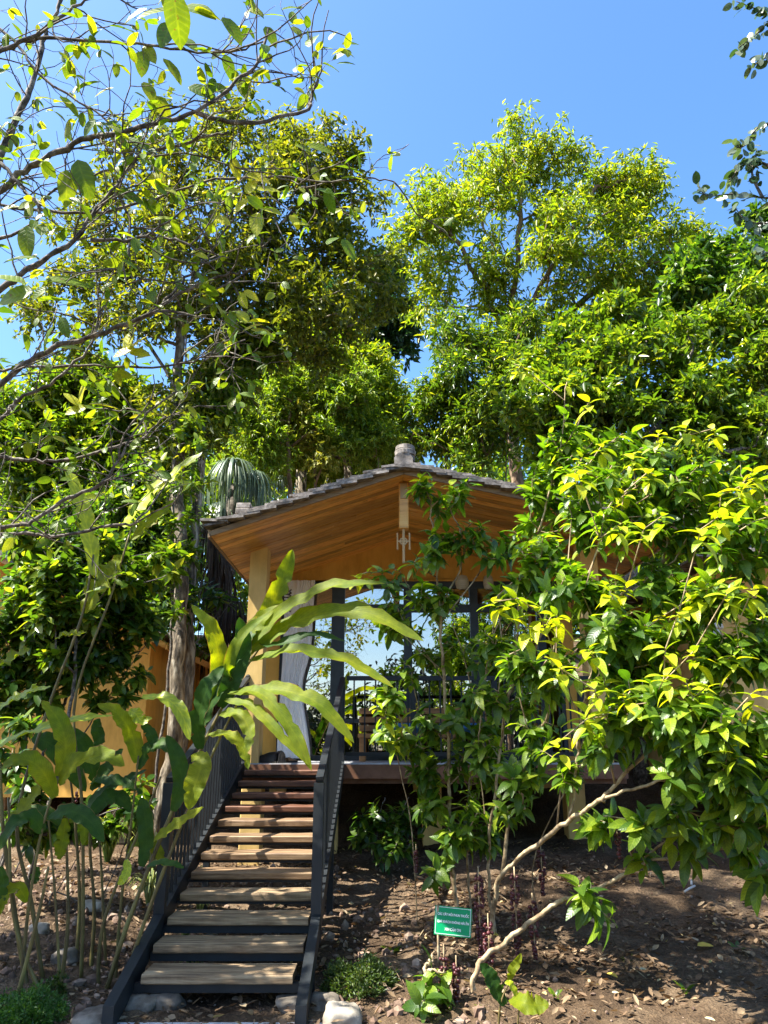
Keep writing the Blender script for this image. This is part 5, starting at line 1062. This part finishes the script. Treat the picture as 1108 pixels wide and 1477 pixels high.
ginger('leafy ginger clump with broad green leaves among the canes in the lower left', [
    [(30, 1440, 5.0), (40, 1320, 5.0), (60, 1200, 5.0), (85, 1120, 5.0), 7], [(165, 1435, 5.4), (175, 1300, 5.4), (190, 1180, 5.4), (200, 1090, 5.4), 6], [(90, 1440, 5.1), (80, 1300, 5.1), (70, 1180, 5.1), 6]],
   [([(85, 1130, 5), (110, 1100, 4.95), (150, 1090, 4.9), (180, 1105, 4.9)], 46), ([(80, 1150, 5), (60, 1110, 4.95), (30, 1095, 4.9), (0, 1110, 4.9)], 46), ([(70, 1180, 5), (100, 1170, 4.95), (130, 1185, 4.9), (150, 1215, 4.9)], 40, M_GINGD), ([(62, 1200, 5), (45, 1180, 4.95), (20, 1190, 4.9), (-5, 1230, 4.9)], 40, M_GINGD),
    ([(198, 1100, 5.4), (190, 1060, 5.4), (170, 1030, 5.35), (140, 1015, 5.3)], 40), ([(200, 1110, 5.4), (215, 1080, 5.4), (240, 1075, 5.35), (262, 1095, 5.3)], 34, M_GINGD), ([(190, 1170, 5.4), (170, 1150, 5.4), (150, 1155, 5.35), (128, 1180, 5.3)], 36, M_GINGD), ([(85, 1120, 5), (95, 1080, 5), (85, 1040, 5), (60, 1010, 5)], 42), ([(182, 1230, 5.4), (200, 1215, 5.35), (225, 1225, 5.3), (238, 1250, 5.3)], 28), ([(40, 1300, 5), (25, 1280, 4.95), (10, 1290, 4.9), (0, 1320, 4.9)], 30)])
ginger('dark broad leaved ginger plant in front of the cottage wall', [
    [(105, 1432, 5.6), (115, 1300, 5.6), (108, 1180, 5.6), (100, 1110, 5.6), 7], [(128, 1432, 5.6), (136, 1310, 5.6), (130, 1200, 5.6), (150, 1110, 5.6), 7], [(150, 1430, 5.7), (150, 1330, 5.7), (145, 1230, 5.7), (140, 1160, 5.7), 6]],
   [([(48, 1062, 5.5), (75, 1075, 5.5), (102, 1105, 5.5), (124, 1142, 5.5)], 46, M_GINGD, (0, -.9, .4)), ([(100, 1052, 5.6), (118, 1075, 5.6), (130, 1100, 5.6), (138, 1130, 5.6)], 44, M_GINGD, (.2, -.9, .3)), ([(132, 1140, 5.5), (150, 1115, 5.5), (165, 1095, 5.5), (178, 1080, 5.5)], 30, M_GINGD), ([(122, 1172, 5.5), (150, 1140, 5.5), (180, 1128, 5.5), (212, 1110, 5.5)], 34, M_GINGD, (-.2, -.6, .7)),
    ([(140, 1095, 5.6), (144, 1070, 5.6), (140, 1048, 5.6), (144, 1036, 5.6)], 26, M_GINGD, (0, -1, .2)), ([(130, 1130, 5.5), (152, 1125, 5.4), (180, 1130, 5.4), (200, 1140, 5.4)], 28, M_GINGD), ([(90, 1190, 5.4), (60, 1170, 5.4), (40, 1175, 5.4), (20, 1190, 5.4)], 34, M_GINGD, (0, -.6, .8)), ([(186, 1025, 5.4), (196, 1030, 5.4), (205, 1040, 5.4), (220, 1036, 5.4)], 28, M_LIME), ([(205, 1045, 5.4), (215, 1055, 5.4), (222, 1070, 5.4), (224, 1084, 5.4)], 24, M_GINGD)])
for (px, d, top, lf) in ((15, 5.0, (12, 1150), [([(0, 1250, 4.9), (5, 1270, 4.9), (4, 1290, 4.9), (2, 1310, 4.9)], 24, M_GINGD, (0, -1, .3))]), (85, 5.2, (95, 1190), [([(95, 1180, 5.1), (92, 1205, 5.1), (88, 1225, 5.1), (86, 1240, 5.1)], 30, None, (0, -1, .4)), ([(100, 1185, 5.1), (115, 1178, 5.1), (122, 1195, 5.1), (120, 1220, 5.1)], 24, None, (.1, -1, .4)), ([(55, 1250, 5.1), (52, 1262, 5.1), (50, 1270, 5.1), (48, 1275, 5.1)], 22, M_GINGD, (0, -1, .4))]), (20, 4.9, (70, 1420), []), ):
    ginger({15: 'bare ginger cane with one drooping leaf at the left edge', 85: 'short ginger shoot with hanging oval leaves in the cane clump', 20: 'leaning cut cane in the lower left corner'}[px], [[(px + 60 if px == 15 else px, 1440, d), ((px + top[0]) / 2 + 8, 1330, d), (top[0], top[1] if px != 20 else 1250, d), 8]], lf)
# two broad leaved seedlings at the foot of the shrub
ginger('broad leaved seedling with one wide bright leaf at the bottom edge', [[(745, 1490, 4.6), (748, 1465, 4.6), (752, 1440, 4.6), 4]], [([(738, 1440, 4.6), (755, 1446, 4.5), (775, 1450, 4.5), (792, 1448, 4.5)], 44, M_GING, (0, -.8, .6)), ([(748, 1442, 4.6), (740, 1425, 4.6), (735, 1418, 4.6), (728, 1418, 4.6)], 14, M_LIME)], 'seedling', 'seedling')
ginger('broad leaved seedling with a dark upright leaf beside the berry clusters', [[(718, 1490, 4.7), (722, 1450, 4.7), (735, 1415, 4.7), 5]], [([(728, 1450, 4.7), (715, 1425, 4.7), (705, 1405, 4.7), (692, 1390, 4.7)], 34, M_GINGD, (.2, -.9, .4)), ([(735, 1415, 4.7), (738, 1400, 4.7), (745, 1390, 4.7), (752, 1375, 4.7)], 20, M_GING)], 'seedling', 'seedling')

# ------------------------------------------------------------------ low plants, stones, litter
def tuft(name, label, px, py, d, n, L, mat, w=.012, cat='plant'):
    c = gpt(P(px, py, d)[0], d); t = thing(name, label, cat, c); mb = MB()
    for i in range(n):
        a = rng.uniform(0, 6.28); h = np.array((math.cos(a), math.sin(a), 0)); l = L * rng.uniform(.6, 1.1); b = rng.uniform(.3, .9)
        q = spline([c + h * .02, c + h * l * .3 * b + (0, 0, l * .6), c + h * l * .7 * b + (0, 0, l * .75), c + h * l * b * 1.05 + (0, 0, l * .45)], 8); s = np.cross(h, (0, 0, 1)) * w * .5
        k = np.sin(np.linspace(.6, 3.1, 8))[:, None]; V = np.empty((16, 3)); V[0::2] = q - s * k; V[1::2] = q + s * k
        mb.quads(V, np.array([(2 * j, 2 * j + 1, 2 * j + 3, 2 * j + 2) for j in range(7)]))
    o = mb.build('blades', mat, t, True); return t
M_STRIPE = leaf_mat('striped_grass', [(0, (.10, .16, .04)), (.5, (.24, .28, .10)), (1, (.48, .48, .26))], .4, .5, (1.3, 1.3, .6))
tuft('grass_tuft', 'green arching grass tuft behind the canes at left', 155, 1240, 8.4, 90, .55, M_GRASS, .016, 'grass tuft')
tuft('grass_tuft', 'cream striped grass tuft beside the left stair post', 218, 1270, 6.9, 70, .34, M_STRIPE, .016, 'grass tuft')
tuft('grass_tuft', 'second striped grass tuft higher up beside the trunk foot', 222, 1225, 8.0, 60, .40, M_STRIPE, .016, 'grass tuft')
tuft('grass_tuft', 'small dark bladed plant under the second stair tread', 275, 1400, 5.5, 50, .20, M_GRASS, .018, 'grass tuft')
tuft('grass_tuft', 'spiky plant behind the third stair tread', 268, 1350, 6.1, 46, .22, M_STRIPE, .012, 'grass tuft')
tuft('grass_tuft', 'pale bladed plant glimpsed between the middle treads', 290, 1285, 6.8, 30, .16, M_STRIPE, .012, 'grass tuft')
def ferny(label, px, py, d, rpx, n, mat, hs=.75):
    c = gpt(P(px, py, d)[0], d); r = rpx * PS(px, py, d); t = thing('fern_bush', label, 'bush', c)
    v = unit(rng.normal(size=(n, 3))) * rng.random((n, 1)) ** .4; v[:, 2] = np.abs(v[:, 2]) * hs * (1 + .25 * np.sin(v[:, 0] * 7)); e = c + v * r; e[:, 2] += .01
    mb = MB()
    for k in range(0, n, 5): mb.tube([c - (0, 0, .02), c * .5 + e[k] * .5 + (0, 0, .02), e[k]], .002, 3, False)
    mb.build('stem', TWIG, t, True)
    p_ = np.repeat(e, 20, 0) + rng.normal(0, r * .055, (n * 20, 3)); d_ = np.repeat(unit(v + (0, 0, .4)), 20, 0) + rng.normal(0, .8, (n * 20, 3))
    link('foliage', leaves_mesh('foliage', lf4(.42, .3, .2), p_, d_, rng.normal(size=p_.shape) * .5 + (0, 0, .7), rng.uniform(.014, .028, len(p_))), mat, t)
M_FERN = leaf_mat('fine_fern_leaves', [(0, (.03, .07, .012)), (.7, (.07, .12, .02)), (1, (.15, .19, .04))], .4, .5, (1.5, 1.5, .5))
ferny('round fine leaved bush on the soil right of the stair foot', 520, 1425, 5.25, 56, 330, M_FERN, .62)
ferny('bright ferny bush in the bottom left corner', 30, 1480, 4.75, 70, 420, leaf_mat('bright_fern_leaves', [(0, (.03, .10, .015)), (1, (.09, .20, .03))], .4, .5, (1.5, 1.5, .5)), .5)
ferny('small ferny sprig beside the leftmost canes', 75, 1440, 5.1, 26, 60, M_FERN, .9)

ROCK = surf('pale_stone', (.15, .125, .09), (.30, .26, .20), scale=5.0, rough=.9, bump=.6, dist=.02, c3=(.44, .40, .33))
ROCKG = surf('grey_rubble_stone', (.055, .045, .034), (.14, .118, .09), scale=7.0, rough=.95, bump=.7, dist=.02, c3=(.25, .22, .175))
def rock(mat, label, px, py, d, sz, group=None, seed=0):
    c = P(px, py, d); s = np.array(sz) * PS(px, py, d); c[2] = float(gz(c[0], d)) + s[2] * .18
    bm = bmesh.new(); bmesh.ops.create_icosphere(bm, subdivisions=4, radius=1)
    for v in bm.verts:
        q = v.co.copy(); f = 1 + .28 * mnoise.noise(q * 1.1 + Vector((seed, 3, seed))) + .10 * mnoise.noise(q * 3.1 + Vector((seed, 7, 1))) + .03 * mnoise.noise(q * 9)
        q = Vector([math.copysign(min(abs(a) * 1.15, .86 + .1 * abs(a)), a) for a in q]) * f; v.co = Vector((c[0] + q.x * s[0], c[1] + q.y * s[1], c[2] + q.z * s[2]))
    me = bpy.data.meshes.new('rock'); bm.to_mesh(me); bm.free(); tag(link('rock', me, mat), label, 'rock', group)
rock(ROCK, 'rounded pale boulder right of the stair foot', 494, 1468, 4.72, (27, 26, 26), seed=2)
rock(ROCKG, 'big grey stone at the left stringer foot', 140, 1465, 4.75, (30, 30, 17), seed=5)
rock(ROCKG, 'grey block under the first tread, left side', 240, 1450, 5.0, (26, 20, 15), seed=9)
rock(ROCKG, 'grey stone leaning on the left stringer', 205, 1440, 4.95, (22, 20, 16), seed=12)
rock(ROCKG, 'grey rubble lump under the first tread, right end', 425, 1450, 5.0, (24, 20, 13), seed=15)
rock(ROCKG, 'dark flat stone between the boulder and the stringer', 466, 1450, 5.0, (24, 20, 15), seed=19)
rock(ROCK, 'pale slab stone in the rubble behind the canes', 133, 1313, 6.6, (16, 12, 9), seed=21)
rock(ROCK, 'pinkish stone behind the second tread', 305, 1345, 6.3, (12, 10, 12), seed=24)
rock(ROCK, 'small pale stone among the middle canes', 55, 1362, 6.0, (14, 10, 10), seed=27)
rock(ROCKG, 'grey stone at the foot of the middle canes', 95, 1395, 5.6, (18, 14, 12), seed=31)
# rubble and litter: beyond counting
def scatter_xy(n, boxes):
    out = []
    for x0, x1, y0, y1, wt in boxes:
        m = int(n * wt); out.append(np.stack([rng.uniform(x0, x1, m), rng.uniform(y0, y1, m)], 1))
    return np.vstack(out)
def stones(n, boxes, lo, hi, mat, label, name):
    xy = scatter_xy(n, boxes); bm = bmesh.new(); bmesh.ops.create_icosphere(bm, subdivisions=1, radius=1); V0 = np.array([v.co[:] for v in bm.verts]); F0 = np.array([[v.index for v in f.verts] for f in bm.faces]); bm.free()
    n = len(xy); s = lo * (hi / lo) ** (rng.random(n) ** 2.2); sh_ = rng.uniform(.45, 1.2, (n, 1, 3)); a = rng.uniform(0, 6.28, n)
    V = V0[None] * sh_ * (1 + rng.normal(0, .16, (n, len(V0), 1))) * s[:, None, None]; ca, sa = np.cos(a)[:, None], np.sin(a)[:, None]
    X = V[..., 0] * ca - V[..., 1] * sa; Y = V[..., 0] * sa + V[..., 1] * ca; z = gz(xy[:, 0], xy[:, 1]) + vnoise(xy[:, 0], xy[:, 1], 1.1, 3) * .045 + vnoise(xy[:, 0], xy[:, 1], 4.3, 9) * .03 + s * .15
    W = np.stack([X + xy[:, :1], Y + xy[:, 1:], V[..., 2] + z[:, None]], -1).reshape(-1, 3); ff = (F0[None] + (np.arange(n) * len(V0))[:, None, None]).reshape(-1)
    tag(link(name, mesh_np(name, W, ff, np.full(n * len(F0), 3)), mat, None, False), label, 'rubble', kind='stuff')
RUB = surf('reddish_rubble', (.07, .042, .028), (.17, .11, .075), scale=4.0, rough=.95, bump=.5, island=.45, c3=(.32, .26, .2))
stones(2200, [(-3.6, -1.5, 4.8, 8.2, .62), (-1.5, -.4, 4.9, 8.4, .22), (-.4, .6, 4.6, 7, .16)], .008, .050, RUB, 'reddish stone rubble on the slope under the canes and the stairs', 'rubble')
stones(900, [(-.4, 4, 4.3, 8.6, 1)], .004, .022, RUB, 'small clods and gravel on the bare soil at right', 'gravel')
def litter(n, boxes, lo, hi, T, name, label):
    xy = scatter_xy(n, boxes); xy = xy[vnoise(xy[:, 0], xy[:, 1], 1.6, 21) + .5 * vnoise(xy[:, 0], xy[:, 1], 5.0, 33) > rng.uniform(-.5, .35, len(xy))]
    n = len(xy); z = gz(xy[:, 0], xy[:, 1]) + vnoise(xy[:, 0], xy[:, 1], 1.1, 3) * .045 + vnoise(xy[:, 0], xy[:, 1], 4.3, 9) * .03 + .02
    a = rng.uniform(0, 6.28, n); d = np.stack([np.cos(a), np.sin(a), rng.normal(0, .25, n)], 1); nn = np.stack([rng.normal(0, .4, n), rng.normal(0, .4, n), np.ones(n)], 1)
    tag(link(name, leaves_mesh(name, T, np.column_stack([xy, z]), d, nn, rng.uniform(lo, hi, n), rng.uniform(.5, 1.3, n)), M_LITTER), label, 'litter', kind='stuff')
litter(15000, [(-3.8, 4.2, 4.0, 9.2, .7), (.2, 3.6, 4.3, 7.6, .3)], .012, .075, tmpl(4, .5, .25, -.25), 'leaf_litter', 'dry brown leaves and chips strewn over the soil')
litter(1500, [(-3.8, 4.2, 4.0, 9.0, 1)], .05, .22, tmpl(4, .06, .1, .05), 'twig_litter', 'dry stalks and twigs strewn over the soil')
# the single fallen leaves one can tell apart
def fallen(label, px, py, lpx, ang, mat, T=T7w, cat='fallen leaf', curl=1.0):
    a = math.atan((py - CY) / F) - R(17); d = 5.0
    for _ in range(12): d = (EYE - float(gz(P(px, py, d)[0], d)) - .04) / math.tan(a)
    p = P(px, py, d); l = lpx * PS(px, py, d); an = R(ang); dr = np.array([[math.cos(an), math.sin(an), .12]]); c = gpt(p[0], d, .045)[None]
    tag(link('fallen_leaf', leaves_mesh('fallen_leaf', T, c - dr * l * .5, dr, np.array([[.1, -.25, 1.0]]), np.array([l])), mat), label, cat)
M_FY = leaf_mat('fallen_yellow_leaf', [(0, (.50, .36, .05)), (1, (.60, .45, .08))], .2, .6, (1, 1, .6)); M_FB = leaf_mat('fallen_tan_leaf', [(0, (.38, .27, .15)), (1, (.46, .34, .20))], .2, .7, (1, 1, .7)); M_FP = leaf_mat('fallen_pale_leaf', [(0, (.48, .44, .26)), (1, (.58, .53, .34))], .2, .7, (1, 1, .7))
fallen('big yellow fallen leaf on the soil at the far right', 1018, 1363, 26, 10, M_FY); fallen('long pale yellow fallen leaf in the middle of the bare soil', 883, 1406, 20, -60, M_FY)
fallen('broad tan dead leaf lying lit below the low bough', 866, 1330, 46, -20, M_FB, tmpl(8, .8, -.25, .1, wave=.05)); fallen('tan dead leaf lying beside the broad one, tip to the left', 848, 1326, 34, 110, M_FB)
fallen('yellow fallen leaf behind the green sign', 712, 1347, 18, -50, M_FY); fallen('small pale fallen leaf near the bottom edge of the soil', 857, 1458, 13, 80, M_FP); fallen('pale fallen leaf nearest the lower right corner', 1024, 1470, 15, -40, M_FP)
fallen('small pale leaf left of the long yellow one', 842, 1372, 10, -30, M_FP); fallen('tan upright dead leaf at the right edge of the soil', 1076, 1372, 24, 85, M_FB); fallen('pale leaf below the long yellow one', 888, 1432, 11, 10, M_FP); fallen('pale leaf right of the long yellow one', 928, 1398, 12, 15, M_FP)
for (a, b), lab in ((((992, 1332, 7), (1014, 1316, 7)), 'white stick lying on the soil at right'), (((1002, 1318, 7.2), (1009, 1311, 7.2)), 'short white stick just above the longer one')):
    pa, pb_ = P(*a), P(*b); pa[2] = float(gz(pa[0], pa[1])) + .05; pb_[1] += .12; pb_[2] = float(gz(pb_[0], pb_[1])) + .06
    mb = MB(); mb.tube([pa, (pa + pb_) / 2 + (0, 0, .004), pb_], .009, 6); tag(mb.build('stick', surf('bleached_wood', (.5, .47, .42), (.62, .6, .55)), None, True), lab, 'stick')

# unseen trees: some added to shade stairs and soil, others mirrored by the window
tree('broadleaf_tree', 'leafy tree left of the path, beyond the picture, whose shade dapples the stairs', 'tree', [[gpt(-5.6, 4.6, -.1), (-5.5, 4.6, 2.5), (-5.2, 4.7, 5.0)]], [], 0, .12, .008, dict(per=36, twig=.5, ll=.16, mat=M_CITRUS, T=TM, ntw=4), BARKB) if False else None
def free_tree(label, x, y, H, r, natt, per, mat, seed=0, ll=.17, name='broadleaf_tree', squash=.8, lean=0):
    stems = [np.array([gpt(x + lean, y, -.1), (x + lean * .9 + .1, y, H * .4), (x + lean * .3, y + .1, H * .8)])]; t = thing(name, label, 'tree', stems[0][0])
    v = unit(rng.normal(size=(natt, 3))) * rng.random((natt, 1)) ** .5 * r; v[:, 2] *= squash; att = np.array((x, y, H)) + v
    X, par, n0 = skeleton([spline(stems[0], 9)], att, .4); mb = MB(); branch_mesh(mb, X, par, .12, .008, keep=.011); mb.build('trunk', BARKB, t, True)
    pos, d, nn, l = twig_leaves(X, par, np.arange(n0, len(X)), per, .4, ll, ntw=4); link('crown', leaves_mesh('crown', TM, pos, d, nn, l), mat, t)
free_tree('small leafy tree added unseen beyond the left picture edge to dapple the stairs', -3.95, 4.55, 3.9, 1.2, 170, 36, M_CITRUS, ll=.12)  # unseen crown added to break up the sun on the stairs
free_tree('tall lean tree added unseen beyond the upper left corner to shade the bare soil', -4.3, 4.9, 10.0, 1.45, 80, 32, M_CITRUS, lean=-1.6)  # out-of-view crown added and sized to throw shade on the soil
free_tree('spreading tree behind the viewer mirrored in the window', 4.5, -9, 5.5, 2.6, 300, 30, M_DARK)
free_tree('second tree behind the viewer mirrored in the window', -7.5, -11, 5.0, 2.8, 300, 30, M_DARK)

def wood_behind():
    n = 900; ang = rng.uniform(R(-50), R(50), n); rr = rng.uniform(24, 30, n); x = rr * np.sin(ang); y = -rr * np.cos(ang)
    top = 4.6 + 1.6 * np.sin(x * .5) + 1.0 * np.sin(x * 1.7 + 1); z = rng.random(n) ** .7 * top; k = 26
    c = np.repeat(np.stack([x, y, z], 1), k, 0); pos = c + rng.normal(0, .5, c.shape)
    o = link('woods', leaves_mesh('woods', TM, pos, rng.normal(size=c.shape) + (0, 0, -.4), rng.normal(size=c.shape) * .5 + (0, 0, .8), rng.uniform(.3, .6, len(c))), M_WOODB); tag(o, 'wood far behind the viewer, coloured dark as a silhouette, mirrored in the lower window panes', 'woods', kind='stuff')
wood_behind()

for px, py, d, lab in ((905, 1350, 5.7, 'small weed on the bare soil right of the broad dead leaf'), (985, 1400, 5.2, 'small weed between the yellow fallen leaf and the bottom edge'), (1060, 1330, 5.9, 'small weed near the right edge of the bare soil'), (800, 1420, 5.1, 'small weed left of the long yellow fallen leaf'), (565, 1345, 5.9, 'small weed between the round bush and the sign'), (700, 1440, 4.9, 'small weed at the foot of the berry clusters')):
    c = gpt(P(px, py, d)[0], d); t = thing('weed', lab, 'weed', c); k = int(rng.integers(9, 16)); a = rng.uniform(0, 6.28, k); dr = np.stack([np.cos(a), np.sin(a), rng.uniform(.3, 1.4, k)], 1)
    link('foliage', leaves_mesh('foliage', T5, np.repeat(c[None], k, 0) + dr * .012, dr, np.tile((0, 0, 1.0), (k, 1)) + rng.normal(0, .2, (k, 3)), rng.uniform(.03, .075, k)), M_CITRUS, t)
